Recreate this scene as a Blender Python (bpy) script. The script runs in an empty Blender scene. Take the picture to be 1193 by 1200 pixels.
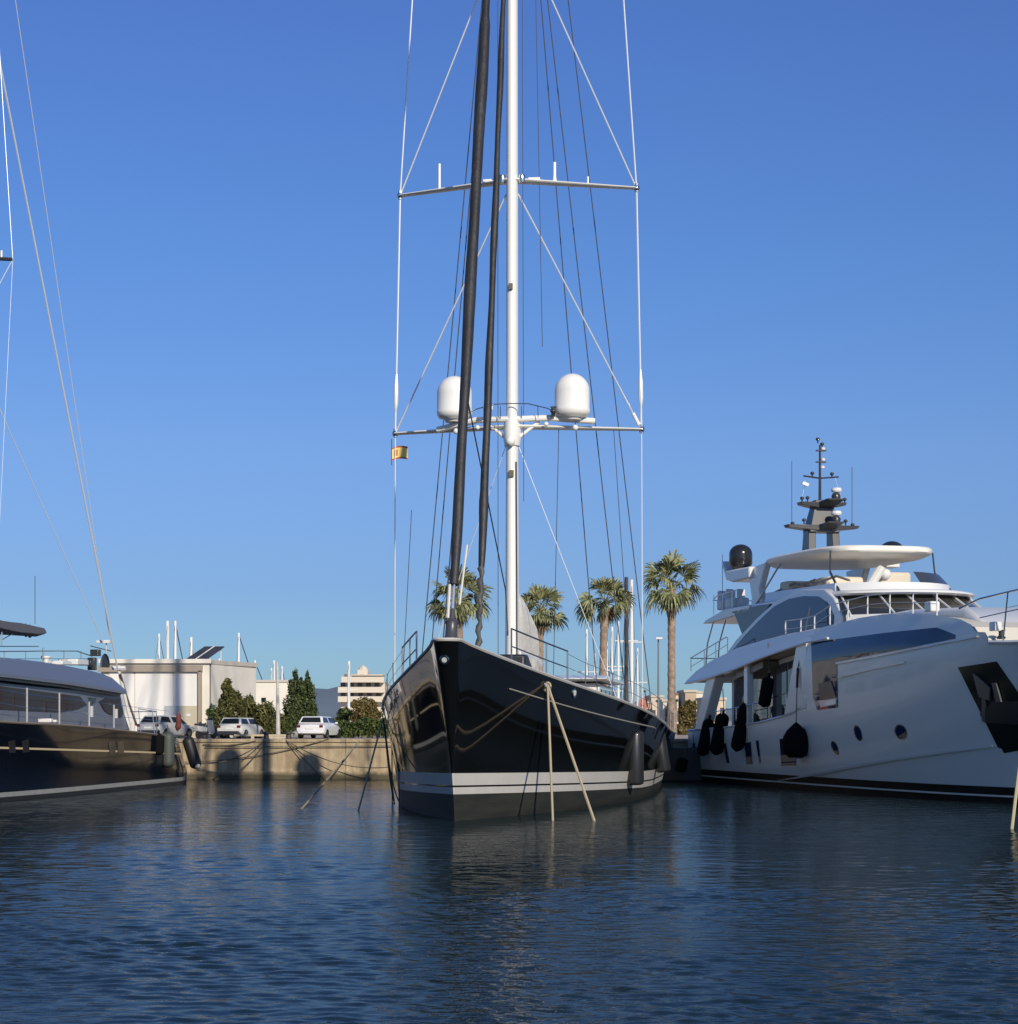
import bpy, bmesh, math, random
from mathutils import Vector, Matrix
from mathutils.bvhtree import BVHTree
R=math.radians
rnd=random.Random(7)
scene=bpy.context.scene
COL=scene.collection
# ------------------------------------------------------------------ camera
F=2400.0; HC=2.7; CX=596.5; CY=845.0
cam=bpy.data.cameras.new('camera'); camo=bpy.data.objects.new('camera',cam); COL.objects.link(camo)
camo.location=(0,0,HC); camo.rotation_euler=(R(90),0,0)
cam.sensor_fit='HORIZONTAL'; cam.sensor_width=36; cam.lens=36*F/1193
cam.shift_y=(CY-600)/1193; cam.clip_end=30000; cam.clip_start=0.1
scene.camera=camo
# ------------------------------------------------------------------ light
SUN_EL=24.0; SUN_AZ=22.9   # azimuth: degrees right of straight behind the camera
sd=Vector((math.sin(R(SUN_AZ))*math.cos(R(SUN_EL)),-math.cos(R(SUN_AZ))*math.cos(R(SUN_EL)),math.sin(R(SUN_EL))))
sl=bpy.data.lights.new('sun','SUN'); sl.energy=4.2; sl.angle=R(0.55); sl.color=(1,0.90,0.74)
so=bpy.data.objects.new('sun',sl); COL.objects.link(so); so.rotation_euler=sd.to_track_quat('Z','Y').to_euler()
w=bpy.data.worlds.new('World'); scene.world=w; w.use_nodes=True
nt=w.node_tree; nt.nodes.clear()
sky=nt.nodes.new('ShaderNodeTexSky'); sky.sky_type='NISHITA'; sky.sun_disc=False
sky.sun_elevation=R(SUN_EL); sky.sun_rotation=math.atan2(sd.x,sd.y)
sky.air_density=1.0; sky.dust_density=0.25; sky.ozone_density=3.0; sky.altitude=0
bg=nt.nodes.new('ShaderNodeBackground'); bg.inputs[1].default_value=0.12
wo=nt.nodes.new('ShaderNodeOutputWorld')
tcw=nt.nodes.new('ShaderNodeTexCoord'); sxw=nt.nodes.new('ShaderNodeSeparateXYZ'); nt.links.new(tcw.outputs['Generated'],sxw.inputs[0])
rw=nt.nodes.new('ShaderNodeValToRGB'); nt.links.new(sxw.outputs[2],rw.inputs[0])
SKYT=[(0.0, [0.301, 0.479, 0.8]), (0.0187, [0.301, 0.479, 0.8]), (0.0644, [0.313, 0.429, 0.735]), (0.1301, [0.399, 0.508, 0.791]), (0.2214, [0.386, 0.547, 0.861]), (0.3251, [0.404, 0.545, 0.916]), (0.6, [0.52, 0.78, 0.98])]
while len(rw.color_ramp.elements)<len(SKYT): rw.color_ramp.elements.new(.5)
for e_,(z_,c_) in zip(rw.color_ramp.elements,SKYT): e_.position=z_; e_.color=(*c_,1)
mw=nt.nodes.new('ShaderNodeMix'); mw.data_type='RGBA'; mw.blend_type='MULTIPLY'; mw.inputs[0].default_value=1
nt.links.new(sky.outputs[0],mw.inputs[6]); nt.links.new(rw.outputs[0],mw.inputs[7]); nt.links.new(mw.outputs[2],bg.inputs[0]); nt.links.new(bg.outputs[0],wo.inputs[0])
scene.view_settings.view_transform='Standard'; scene.view_settings.look='None'
scene.view_settings.exposure=0.0; scene.view_settings.gamma=1.0
scene.render.engine='CYCLES'

# ------------------------------------------------------------------ helpers
MATS={}
def mat(name,col,rough=0.5,metal=0.0,var=0.0,vscale=3.0,bump=0.0,bscale=20.0,coat=0.0,spec=0.5,island=0.0,trans=0.0,stretch=None,col2=None):
    if name in MATS: return MATS[name]
    m=bpy.data.materials.new(name); m.use_nodes=True; n=m.node_tree; b=n.nodes['Principled BSDF']
    b.inputs['Roughness'].default_value=rough; b.inputs['Metallic'].default_value=metal
    b.inputs['Coat Weight'].default_value=coat; b.inputs['Coat Roughness'].default_value=0.03
    b.inputs['Specular IOR Level'].default_value=spec
    c4=(*col,1)
    tc=n.nodes.new('ShaderNodeTexCoord'); mp=n.nodes.new('ShaderNodeMapping')
    n.links.new(tc.outputs['Object'],mp.inputs[0])
    if stretch: mp.inputs['Scale'].default_value=stretch
    if var>0 or island>0 or col2:
        nz=n.nodes.new('ShaderNodeTexNoise'); nz.inputs['Scale'].default_value=vscale; nz.inputs['Detail'].default_value=6; nz.inputs['Roughness'].default_value=0.65
        n.links.new(mp.outputs[0],nz.inputs['Vector'])
        rp=n.nodes.new('ShaderNodeValToRGB')
        lo=tuple(max(0,c*(1-var)) for c in col); hi=tuple(min(1,c*(1+var)) for c in col)
        if col2: lo=col2; hi=col
        rp.color_ramp.elements[0].position=0.3; rp.color_ramp.elements[1].position=0.7
        rp.color_ramp.elements[0].color=(*lo,1); rp.color_ramp.elements[1].color=(*hi,1)
        if island>0:
            g=n.nodes.new('ShaderNodeNewGeometry'); mx=n.nodes.new('ShaderNodeMix'); mx.data_type='FLOAT'; mx.inputs[0].default_value=island
            n.links.new(nz.outputs[0],mx.inputs[2]); n.links.new(g.outputs['Random Per Island'],mx.inputs[3]); n.links.new(mx.outputs[0],rp.inputs[0])
        else: n.links.new(nz.outputs[0],rp.inputs[0])
        n.links.new(rp.outputs[0],b.inputs['Base Color'])
    else: b.inputs['Base Color'].default_value=c4
    if bump>0:
        nb=n.nodes.new('ShaderNodeTexNoise'); nb.inputs['Scale'].default_value=bscale; nb.inputs['Detail'].default_value=5
        n.links.new(mp.outputs[0],nb.inputs['Vector'])
        bp=n.nodes.new('ShaderNodeBump'); bp.inputs['Strength'].default_value=1.0; bp.inputs['Distance'].default_value=bump
        n.links.new(nb.outputs[0],bp.inputs['Height']); n.links.new(bp.outputs[0],b.inputs['Normal'])
    MATS[name]=m; return m

class Fr:
    """a yacht / object frame; rot in degrees about z"""
    def __init__(s,ox,oy,rot,oz=0): s.o=Vector((ox,oy,oz)); s.rot=rot; s.c=math.cos(R(rot)); s.s=math.sin(R(rot))
    def loc(s,p):
        d=Vector(p)-s.o; return Vector((d.x*s.c+d.y*s.s,-d.x*s.s+d.y*s.c,d.z))
    def world(s,p): return s.o+Vector((p[0]*s.c-p[1]*s.s,p[0]*s.s+p[1]*s.c,p[2]))
    def ray(s,px,py):
        d=Vector(((px-CX)/F,1,-(py-CY)/F)); return Vector((d.x*s.c+d.y*s.s,-d.x*s.s+d.y*s.c,d.z))
    def cam(s): return s.loc((0,0,HC))
    def onx(s,px,py,x):
        c=s.cam(); d=s.ray(px,py); return c+d*((x-c.x)/d.x)
    def ony(s,px,py,y):
        c=s.cam(); d=s.ray(px,py); return c+d*((y-c.y)/d.y)
def P(px,py,Y): return Vector(((px-CX)/F*Y,Y,HC-(py-CY)/F*Y))
def PW(px,py,z=0.0):
    Y=(HC-z)*F/(py-CY); return Vector(((px-CX)/F*Y,Y,z))
def interp(t,tab):
    if t<=tab[0][0]: return tab[0][1]
    for (a,va),(b,vb) in zip(tab,tab[1:]):
        if t<=b: return va+(vb-va)*(t-a)/(b-a)
    return tab[-1][1]
def sm(t,tab):
    # smooth (catmull) interpolation
    n=len(tab)
    if t<=tab[0][0]: return tab[0][1]
    if t>=tab[-1][0]: return tab[-1][1]
    for i in range(n-1):
        if t<=tab[i+1][0]:
            x0,y0=tab[i];x1,y1=tab[i+1]
            h=x1-x0
            def sl(j):
                if j<=0: return (tab[1][1]-tab[0][1])/(tab[1][0]-tab[0][0])
                if j>=n-1: return (tab[-1][1]-tab[-2][1])/(tab[-1][0]-tab[-2][0])
                return (tab[j+1][1]-tab[j-1][1])/(tab[j+1][0]-tab[j-1][0])
            u=(t-x0)/h; m0=sl(i)*h; m1=sl(i+1)*h
            return (2*u**3-3*u*u+1)*y0+(u**3-2*u*u+u)*m0+(-2*u**3+3*u*u)*y1+(u**3-u*u)*m1

SPLIT={'flybridge_seat','deck_locker','side_wing','hardtop_arch','deck_pole','deck_chair','navigation_light','signal_lamp','deck_light','spreader_lamp','hanging_lamp','cleat','pilothouse_window','side_pillar','door','quarter_block','pulpit_post','flag_halyard','windlass_drum','skylounge_side','roof_shade_strip'}
class MB:
    def __init__(s): s.v=[]; s.f=[]; s.m=[]
    def face(s,pts,mi=0):
        b=len(s.v); s.v+= [tuple(p) for p in pts]; s.f.append(list(range(b,b+len(pts)))); s.m.append(mi)
    def grid(s,rows,mi=0,close=False,mf=None):
        b=len(s.v); nr=len(rows); nc=len(rows[0])
        for r in rows: s.v+=[tuple(p) for p in r]
        for i in range(nr-1):
            for j in range(nc if close else nc-1):
                k=(j+1)%nc
                s.f.append([b+i*nc+j,b+i*nc+k,b+(i+1)*nc+k,b+(i+1)*nc+j]); s.m.append(mf(i,j) if mf else mi)
        return b
    def box(s,c,d,rot=0,mi=0,tilt=None):
        hx,hy,hz=d[0]/2,d[1]/2,d[2]/2
        M=Matrix.Rotation(rot,3,'Z')
        if tilt: M=M@Matrix.Rotation(tilt[0],3,'X')@Matrix.Rotation(tilt[1],3,'Y')
        q=[Vector(c)+M@Vector((x*hx,y*hy,z*hz)) for z in(-1,1) for y in(-1,1) for x in(-1,1)]
        b=len(s.v); s.v+=[tuple(p) for p in q]
        for f in ((0,2,3,1),(4,5,7,6),(0,1,5,4),(2,6,7,3),(0,4,6,2),(1,3,7,5)): s.f.append([b+i for i in f]); s.m.append(mi)
    def tube(s,pts,r,n=8,mi=0,caps=True,closed=False):
        pts=[Vector(p) for p in pts]; N=len(pts)
        rr=r if isinstance(r,(list,tuple)) else [r]*N
        rows=[]; up=None
        for i,p in enumerate(pts):
            if closed: t=(pts[(i+1)%N]-pts[i-1])
            else: t=(pts[min(i+1,N-1)]-pts[max(i-1,0)])
            t.normalize()
            if up is None: up=Vector((0,0,1)) if abs(t.z)<0.9 else Vector((1,0,0))
            a=t.cross(up); 
            if a.length<1e-6: a=t.cross(Vector((0,1,0)))
            a.normalize(); b2=t.cross(a).normalized(); up=-b2 if False else up
            rows.append([p+(a*math.cos(q)+b2*math.sin(q))*rr[i] for q in [2*math.pi*k/n for k in range(n)]])
        if closed: rows.append(rows[0])
        b=s.grid(rows,mi,close=True)
        if caps and not closed:
            s.f.append([b+k for k in range(n)]); s.m.append(mi)
            s.f.append([b+(N-1)*n+k for k in reversed(range(n))]); s.m.append(mi)
    def lathe(s,prof,c=(0,0,0),n=24,mi=0,axis=None,sx=1,sy=1):
        # prof: (r,z) list; axis: optional matrix
        rows=[]
        for r,z in prof:
            row=[]
            for k in range(n):
                a=2*math.pi*k/n; v=Vector((r*math.cos(a)*sx,r*math.sin(a)*sy,z))
                if axis is not None: v=axis@v
                row.append(v+Vector(c))
            rows.append(row)
        b=s.grid(rows,mi,close=True)
        s.f.append([b+k for k in reversed(range(n))]); s.m.append(mi)
        s.f.append([b+(len(prof)-1)*n+k for k in range(n)]); s.m.append(mi)
    def ball(s,c,r,n=12,mi=0,sz=1):
        s.lathe([(r*math.sin(math.pi*k/8)+1e-4,-r*sz*math.cos(math.pi*k/8)) for k in range(9)],c,n,mi)
    def prism(s,poly,x0,x1,mi=0,ax='x'):
        # poly: (y,z) extruded x0..x1 ; ax 'z': poly (x,y) extruded z
        if ax=='x': A=[Vector((x0,p[0],p[1])) for p in poly]; B=[Vector((x1,p[0],p[1])) for p in poly]
        elif ax=='z': A=[Vector((p[0],p[1],x0)) for p in poly]; B=[Vector((p[0],p[1],x1)) for p in poly]
        else: A=[Vector((p[0],x0,p[1])) for p in poly]; B=[Vector((p[0],x1,p[1])) for p in poly]
        n=len(poly); b=len(s.v); s.v+=[tuple(p) for p in A+B]
        s.f.append([b+i for i in range(n)]); s.m.append(mi); s.f.append([b+n+i for i in reversed(range(n))]); s.m.append(mi)
        for i in range(n): s.f.append([b+i,b+n+i,b+n+(i+1)%n,b+(i+1)%n]); s.m.append(mi)
    def hullprism(s,A,B,mi=0,cap=True):
        # two matching rings of 3d points
        n=len(A); b=len(s.v); s.v+=[tuple(p) for p in A]+[tuple(p) for p in B]
        if cap:
            s.f.append([b+i for i in range(n)]); s.m.append(mi); s.f.append([b+n+i for i in reversed(range(n))]); s.m.append(mi)
        for i in range(n): s.f.append([b+i,b+n+i,b+n+(i+1)%n,b+(i+1)%n]); s.m.append(mi)
    def islands(s):
        par=list(range(len(s.v)))
        def fd(a):
            while par[a]!=a: par[a]=par[par[a]]; a=par[a]
            return a
        for f in s.f:
            r=fd(f[0])
            for k in f[1:]: par[fd(k)]=r
        gr={}
        for f,m in zip(s.f,s.m): gr.setdefault(fd(f[0]),[]).append((f,m))
        out=[]
        for g in gr.values():
            q=MB(); mp={}
            for f,m in g:
                nf=[]
                for k in f:
                    if k not in mp: mp[k]=len(q.v); q.v.append(s.v[k])
                    nf.append(mp[k])
                q.f.append(nf); q.m.append(m)
            out.append(q)
        return out
    def build(s,name,mats,parent=None,smooth=False,bevel=0,ang=35,seg=2):
        if name in SPLIT:
            isl=s.islands()
            if len(isl)>1:
                SPLIT.discard(name)
                o=[q.build(name,mats,parent,smooth,bevel,ang,seg) for q in isl][0]
                SPLIT.add(name); return o
        me=bpy.data.meshes.new(name); me.from_pydata(s.v,[],s.f)
        if not isinstance(mats,(list,tuple)): mats=[mats]
        for m in mats: me.materials.append(m)
        for p,mi in zip(me.polygons,s.m): p.material_index=mi
        bm=bmesh.new(); bm.from_mesh(me)
        bmesh.ops.recalc_face_normals(bm,faces=bm.faces)
        bm.to_mesh(me); bm.free()
        if smooth:
            for p in me.polygons: p.use_smooth=True
            try: me.set_sharp_from_angle(angle=R(ang))
            except Exception: pass
        o=bpy.data.objects.new(name,me); COL.objects.link(o)
        if parent is not None: o.parent=parent
        if bevel>0:
            md=o.modifiers.new('bevel','BEVEL'); md.width=bevel; md.segments=seg; md.limit_method='ANGLE'; md.angle_limit=R(30)
            for p in me.polygons: p.use_smooth=True
            try: me.set_sharp_from_angle(angle=R(30))
            except Exception: pass
        return o
def thing(name,label,cat,loc=(0,0,0),rot=0,group=None):
    o=bpy.data.objects.new(name,None); COL.objects.link(o); o.location=loc; o.rotation_euler=(0,0,R(rot))
    o['label']=label; o['category']=cat
    if group: o['group']=group
    o.empty_display_size=0.3
    return o
def tag(o,label,cat,group=None,kind=None):
    o['label']=label; o['category']=cat
    if group: o['group']=group
    if kind: o['kind']=kind
    return o
def struct(o): o['kind']='structure'; return o
def one(name,m,fn,parent=None,**k):
    b=MB(); fn(b); return b.build(name,m,parent,**k)
def sag(a,b,d,n=12):
    a=Vector(a); b=Vector(b)
    return [a.lerp(b,i/n)-Vector((0,0,d*4*(i/n)*(1-i/n))) for i in range(n+1)]

def decal(name,fr,bvh,poly,m,parent,off=0.012,step=6,thick=0.03):
    """a thin panel that follows a curved hull: outline seen from the camera, laid on the hull surface with real thickness"""
    bm=bmesh.new(); vs=[bm.verts.new((p[0],p[1],0)) for p in poly]; bm.faces.new(vs)
    xs=[p[0] for p in poly]; ys=[p[1] for p in poly]
    x=min(xs)+step
    while x<max(xs)-0.5:
        g=bm.verts[:]+bm.edges[:]+bm.faces[:]; bmesh.ops.bisect_plane(bm,geom=g,plane_co=(x,0,0),plane_no=(1,0,0)); x+=step
    y=min(ys)+step
    while y<max(ys)-0.5:
        g=bm.verts[:]+bm.edges[:]+bm.faces[:]; bmesh.ops.bisect_plane(bm,geom=g,plane_co=(0,y,0),plane_no=(0,1,0)); y+=step
    bmesh.ops.triangulate(bm,faces=bm.faces[:])
    c=fr.cam(); norms={}
    for v in bm.verts:
        d=fr.ray(v.co.x,v.co.y).normalized(); h,nn,idx,dist=bvh.ray_cast(c,d)
        if h is None: h=c+d*80; nn=-d; v['x']=0 if False else 0
        if nn.dot(d)>0: nn=-nn
        norms[v]=nn; v.co=h+nn*off
    for f in bm.faces: f.smooth=True
    top=bm.faces[:]
    r=bmesh.ops.extrude_face_region(bm,geom=top)
    nv=[e for e in r['geom'] if isinstance(e,bmesh.types.BMVert)]
    avg=Vector((0,0,0))
    for k in norms.values(): avg+=k
    avg.normalize()
    for v in nv: v.co-=avg*thick
    bmesh.ops.recalc_face_normals(bm,faces=bm.faces)
    me=bpy.data.meshes.new(name); bm.to_mesh(me); bm.free(); me.materials.append(m)
    try: me.set_sharp_from_angle(angle=R(40))
    except Exception: pass
    o=bpy.data.objects.new(name,me); COL.objects.link(o); o.parent=parent; return o
def bvh_of(o):
    me=o.data; return BVHTree.FromPolygons([v.co for v in me.vertices],[list(p.vertices) for p in me.polygons])
def ell(cx,cy,a,b,rot=0,n=16):
    return [(cx+a*math.cos(t)*math.cos(rot)-b*math.sin(t)*math.sin(rot),cy+a*math.cos(t)*math.sin(rot)+b*math.sin(t)*math.cos(rot)) for t in [2*math.pi*k/n for k in range(n)]]

# ------------------------------------------------------------------ materials
white=mat('white_gelcoat',(.72,.72,.70),.22,coat=.5)
whitem=mat('white_mast_paint',(.80,.79,.75),.3,coat=.3)
chrome=mat('stainless',(.62,.62,.62),.18,metal=1)
rod=mat('rigging_rod',(.78,.78,.76),.3,metal=.35)
dark=mat('dark_paint',(.03,.032,.036),.35,coat=.2)
blackrope=mat('dark_rigging',(.05,.055,.07),.6)
rope=mat('beige_rope',(.40,.34,.23),.9)
roped=mat('dark_rope',(.10,.085,.06),.9)
glass=mat('tinted_glass',(.012,.015,.02),.04,spec=.6)
rubber=mat('black_rubber',(.018,.018,.019),.5,spec=.4)

# ------------------------------------------------------------------ sea
def water():
    import numpy as np
    rg=np.random.RandomState(5)
    ys=[9.0]
    while ys[-1]<95.0: ys.append(ys[-1]*1.0028)
    ys[-1]=95.5; ys=np.array(ys); nr=len(ys); nc=501
    u=np.linspace(-1,1,nc); hw=.27*ys+4.0
    Xg=u[None,:]*hw[:,None]; Yg=np.repeat(ys[:,None],nc,1)
    patch=np.zeros_like(Xg)
    for _ in range(9):
        lam=rg.uniform(7,26); th=rg.uniform(0,2*np.pi); ph=rg.uniform(0,6.28)
        patch+=np.sin(2*np.pi/lam*(Xg*np.cos(th)+Yg*1.6*np.sin(th))+ph)
    patch=np.clip(.95+.15*patch,.45,1.5)
    Z=np.zeros_like(Xg); sp=np.maximum(ys*.0028,2*hw/nc)[:,None]
    NW=84
    for i in range(NW):
        lam=.13*(1.9/.13)**(rg.rand()**1.35); th=np.radians(rg.normal(78,38)); ph=rg.uniform(0,6.28)
        kx,ky=2*np.pi/lam*np.cos(th),2*np.pi/lam*np.sin(th)
        fade=np.clip((lam/sp-2.6)/2.0,0,1)
        wob=.5*np.sin(Xg*.9/lam**.5+ph*3)*np.sin(Yg*.7/lam**.5+ph)
        q_=np.sin(kx*Xg+ky*Yg+ph+wob*1.6)
        Z+=((.042 if lam<.30 else .042*(.30/lam)**1.6)*lam/(2*np.pi))*(q_+.25*q_*q_)*fade*(patch if lam<1.2 else 1.0)
    calm=np.interp(ys,[9,35,60,95],[1.0,1.0,.75,.45])[:,None]
    edge=np.minimum(1,(1-np.abs(u))[None,:]/.03)*np.minimum(1,(ys-9)[:,None]/.6)*np.minimum(1,(95.5-ys)[:,None]/.5)
    Z=Z*calm*edge
    b=MB()
    co=np.stack([Xg,Yg,Z],-1).reshape(-1,3)
    b.v=co.tolist()
    idx=np.arange(nr*nc).reshape(nr,nc)
    q4=np.stack([idx[:-1,:-1],idx[:-1,1:],idx[1:,1:],idx[1:,:-1]],-1).reshape(-1,4)
    b.f=q4.tolist(); b.m=[0]*len(b.f)
    L0,L1=-hw[0],-hw[-1]; y0,y1=9.0,95.5
    b.face([(-600,-400,0),(600,-400,0),(600,y0,0),(-600,y0,0)])
    b.face([(-600,y0,0),(L0,y0,0),(L1,y1,0),(-600,y1,0)]); b.face([(-L0,y0,0),(600,y0,0),(600,y1,0),(-L1,y1,0)])
    m=bpy.data.materials.new('harbour_water'); m.use_nodes=True; n=m.node_tree; p=n.nodes['Principled BSDF']
    p.inputs['Base Color'].default_value=(.006,.020,.025,1); p.inputs['Roughness'].default_value=.04; p.inputs['IOR'].default_value=1.33; p.inputs['Specular IOR Level'].default_value=.3
    tc=n.nodes.new('ShaderNodeTexCoord')
    def lay(scale,st,det,dist,rot):
        mp=n.nodes.new('ShaderNodeMapping'); mp.inputs['Scale'].default_value=st; mp.inputs['Rotation'].default_value=(0,0,R(rot))
        nz=n.nodes.new('ShaderNodeTexNoise'); nz.inputs['Scale'].default_value=scale; nz.inputs['Detail'].default_value=det; nz.inputs['Roughness'].default_value=.5
        nz.inputs['Distortion'].default_value=.4
        n.links.new(tc.outputs['Object'],mp.inputs[0]); n.links.new(mp.outputs[0],nz.inputs['Vector'])
        mu=n.nodes.new('ShaderNodeMath'); mu.operation='MULTIPLY'; mu.inputs[1].default_value=dist; n.links.new(nz.outputs[0],mu.inputs[0]); return mu
    a=lay(5.5,(.62,1,1),3,.007,8); c=lay(.55,(.7,1,1),2,.012,-15); d=lay(14.0,(.8,1,1),2,.003,20)
    # calm and ruffled patches
    pz=n.nodes.new('ShaderNodeTexNoise'); pz.inputs['Scale'].default_value=.06; pz.inputs['Detail'].default_value=3
    n.links.new(tc.outputs['Object'],pz.inputs['Vector'])
    mr=n.nodes.new('ShaderNodeMapRange'); mr.inputs[1].default_value=.35; mr.inputs[2].default_value=.65; mr.inputs[3].default_value=.45; mr.inputs[4].default_value=1.4
    n.links.new(pz.outputs[0],mr.inputs[0])
    # the basin lies calmer in the lee of the quay
    sx=n.nodes.new('ShaderNodeSeparateXYZ'); n.links.new(tc.outputs['Object'],sx.inputs[0])
    m2=n.nodes.new('ShaderNodeMapRange'); m2.inputs[1].default_value=30; m2.inputs[2].default_value=75; m2.inputs[3].default_value=1.0; m2.inputs[4].default_value=2.2
    n.links.new(sx.outputs[1],m2.inputs[0])
    ad=n.nodes.new('ShaderNodeMath'); ad.operation='ADD'; n.links.new(a.outputs[0],ad.inputs[0]); n.links.new(d.outputs[0],ad.inputs[1])
    m3=n.nodes.new('ShaderNodeMath'); m3.operation='MULTIPLY'; n.links.new(ad.outputs[0],m3.inputs[0]); n.links.new(mr.outputs[0],m3.inputs[1])
    m4=n.nodes.new('ShaderNodeMath'); m4.operation='ADD'; n.links.new(m3.outputs[0],m4.inputs[0]); n.links.new(c.outputs[0],m4.inputs[1])
    m5=n.nodes.new('ShaderNodeMath'); m5.operation='MULTIPLY'; n.links.new(m4.outputs[0],m5.inputs[0]); n.links.new(m2.outputs[0],m5.inputs[1])
    bp=n.nodes.new('ShaderNodeBump'); bp.inputs['Strength'].default_value=1; bp.inputs['Distance'].default_value=1
    n.links.new(m5.outputs[0],bp.inputs['Height']); n.links.new(bp.outputs[0],p.inputs['Normal'])
    # ripple shade and weak reflection put into colour: dark diffuse mix, stronger near camera
    df=n.nodes.new('ShaderNodeBsdfDiffuse'); df.inputs[0].default_value=(.012,.021,.023,1)
    m6=n.nodes.new('ShaderNodeMapRange'); m6.inputs[1].default_value=25; m6.inputs[2].default_value=80; m6.inputs[3].default_value=.48; m6.inputs[4].default_value=.16
    n.links.new(sx.outputs[1],m6.inputs[0]); ms_=n.nodes.new('ShaderNodeMixShader'); n.links.new(m6.outputs[0],ms_.inputs[0]); n.links.new(p.outputs[0],ms_.inputs[1]); n.links.new(df.outputs[0],ms_.inputs[2])
    n.links.new(ms_.outputs[0],n.nodes['Material Output'].inputs[0])
    struct(b.build('water',m,smooth=True,ang=180))
water()
QY=95.3; QZ=1.79
# ------------------------------------------------------------------ quay, land
paving=mat('quay_paving',(.42,.35,.28),.9,var=.2,vscale=.6,bump=.01,bscale=5)
def ground():
    b=MB(); b.box((0,QY+.3+3000,QZ-1.0),(7000,6000,2.0)); struct(b.build('ground',paving))
ground()
def quaywall():
    m=bpy.data.materials.new('quay_stone'); m.use_nodes=True; n=m.node_tree; p=n.nodes['Principled BSDF']; p.inputs['Roughness'].default_value=.9
    tc=n.nodes.new('ShaderNodeTexCoord'); sx=n.nodes.new('ShaderNodeSeparateXYZ'); n.links.new(tc.outputs['Object'],sx.inputs[0])
    nz=n.nodes.new('ShaderNodeTexNoise'); nz.inputs['Scale'].default_value=1.2; nz.inputs['Detail'].default_value=8; nz.inputs['Roughness'].default_value=.7
    n.links.new(tc.outputs['Object'],nz.inputs['Vector'])
    mp=n.nodes.new('ShaderNodeMapping'); mp.inputs['Scale'].default_value=(2.2,1,.15); n.links.new(tc.outputs['Object'],mp.inputs[0])
    nv=n.nodes.new('ShaderNodeTexNoise'); nv.inputs['Scale'].default_value=2; nv.inputs['Detail'].default_value=5; n.links.new(mp.outputs[0],nv.inputs['Vector'])
    rp=n.nodes.new('ShaderNodeValToRGB'); rp.color_ramp.elements[0].position=.32; rp.color_ramp.elements[1].position=.68
    rp.color_ramp.elements[0].color=(.33,.25,.16,1); rp.color_ramp.elements[1].color=(.52,.43,.29,1); n.links.new(nz.outputs[0],rp.inputs[0])
    mx=n.nodes.new('ShaderNodeMix'); mx.data_type='RGBA'; mx.blend_type='MULTIPLY'
    r2=n.nodes.new('ShaderNodeValToRGB'); r2.color_ramp.elements[0].position=.35; r2.color_ramp.elements[1].position=.6; r2.color_ramp.elements[0].color=(.62,.58,.52,1); r2.color_ramp.elements[1].color=(1,1,1,1)
    n.links.new(nv.outputs[0],r2.inputs[0]); mx.inputs[0].default_value=.8; n.links.new(rp.outputs[0],mx.inputs[6]); n.links.new(r2.outputs[0],mx.inputs[7])
    # tide stain: weed and damp just above the water
    ad=n.nodes.new('ShaderNodeMath'); ad.operation='MULTIPLY_ADD'; ad.inputs[1].default_value=.25; n.links.new(nz.outputs[0],ad.inputs[0]); n.links.new(sx.outputs[2],ad.inputs[2])
    mr=n.nodes.new('ShaderNodeMapRange'); mr.inputs[1].default_value=.30; mr.inputs[2].default_value=.52; n.links.new(ad.outputs[0],mr.inputs[0])
    m2=n.nodes.new('ShaderNodeMix'); m2.data_type='RGBA'; m2.inputs[6].default_value=(.09,.075,.045,1); n.links.new(mr.outputs[0],m2.inputs[0]); n.links.new(mx.outputs[2],m2.inputs[7])
    md_=n.nodes.new('ShaderNodeMath'); md_.operation='PINGPONG'; md_.inputs[1].default_value=1.9; n.links.new(sx.outputs[0],md_.inputs[0])
    lt=n.nodes.new('ShaderNodeMapRange'); lt.inputs[1].default_value=.01; lt.inputs[2].default_value=.045; lt.inputs[3].default_value=.55; lt.inputs[4].default_value=1; n.links.new(md_.outputs[0],lt.inputs[0])
    m3=n.nodes.new('ShaderNodeMix'); m3.data_type='RGBA'; m3.blend_type='MULTIPLY'; m3.inputs[0].default_value=1; n.links.new(m2.outputs[2],m3.inputs[6]); n.links.new(lt.outputs[0],m3.inputs[7])
    n.links.new(m3.outputs[2],p.inputs['Base Color'])
    bp=n.nodes.new('ShaderNodeBump'); bp.inputs['Distance'].default_value=.04; n.links.new(nz.outputs[0],bp.inputs['Height']); n.links.new(bp.outputs[0],p.inputs['Normal'])
    b=MB(); b.box((0,QY+.4,0.62),(700,.8,2.3)); 
    b.box((0,QY+.36,1.785),(700,.86,.16))          # coping
    b.box((0,QY+.30,0.12),(700,1.0,.5))             # footing ledge
    tag(b.build('quay_wall',m,bevel=.03),'long pale stone quay wall with a coping, stained at the waterline','quay wall')
    for x in range(-9,10): pass
quaywall()
# near side: the quay the photographer stands on
def nearside():
    conc=mat('near_concrete',(.30,.29,.27),.9,var=.2)
    b=MB(); b.box((0,-202,-.1),(600,400,2.6)); struct(b.build('near_quay',conc))
nearside()

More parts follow.
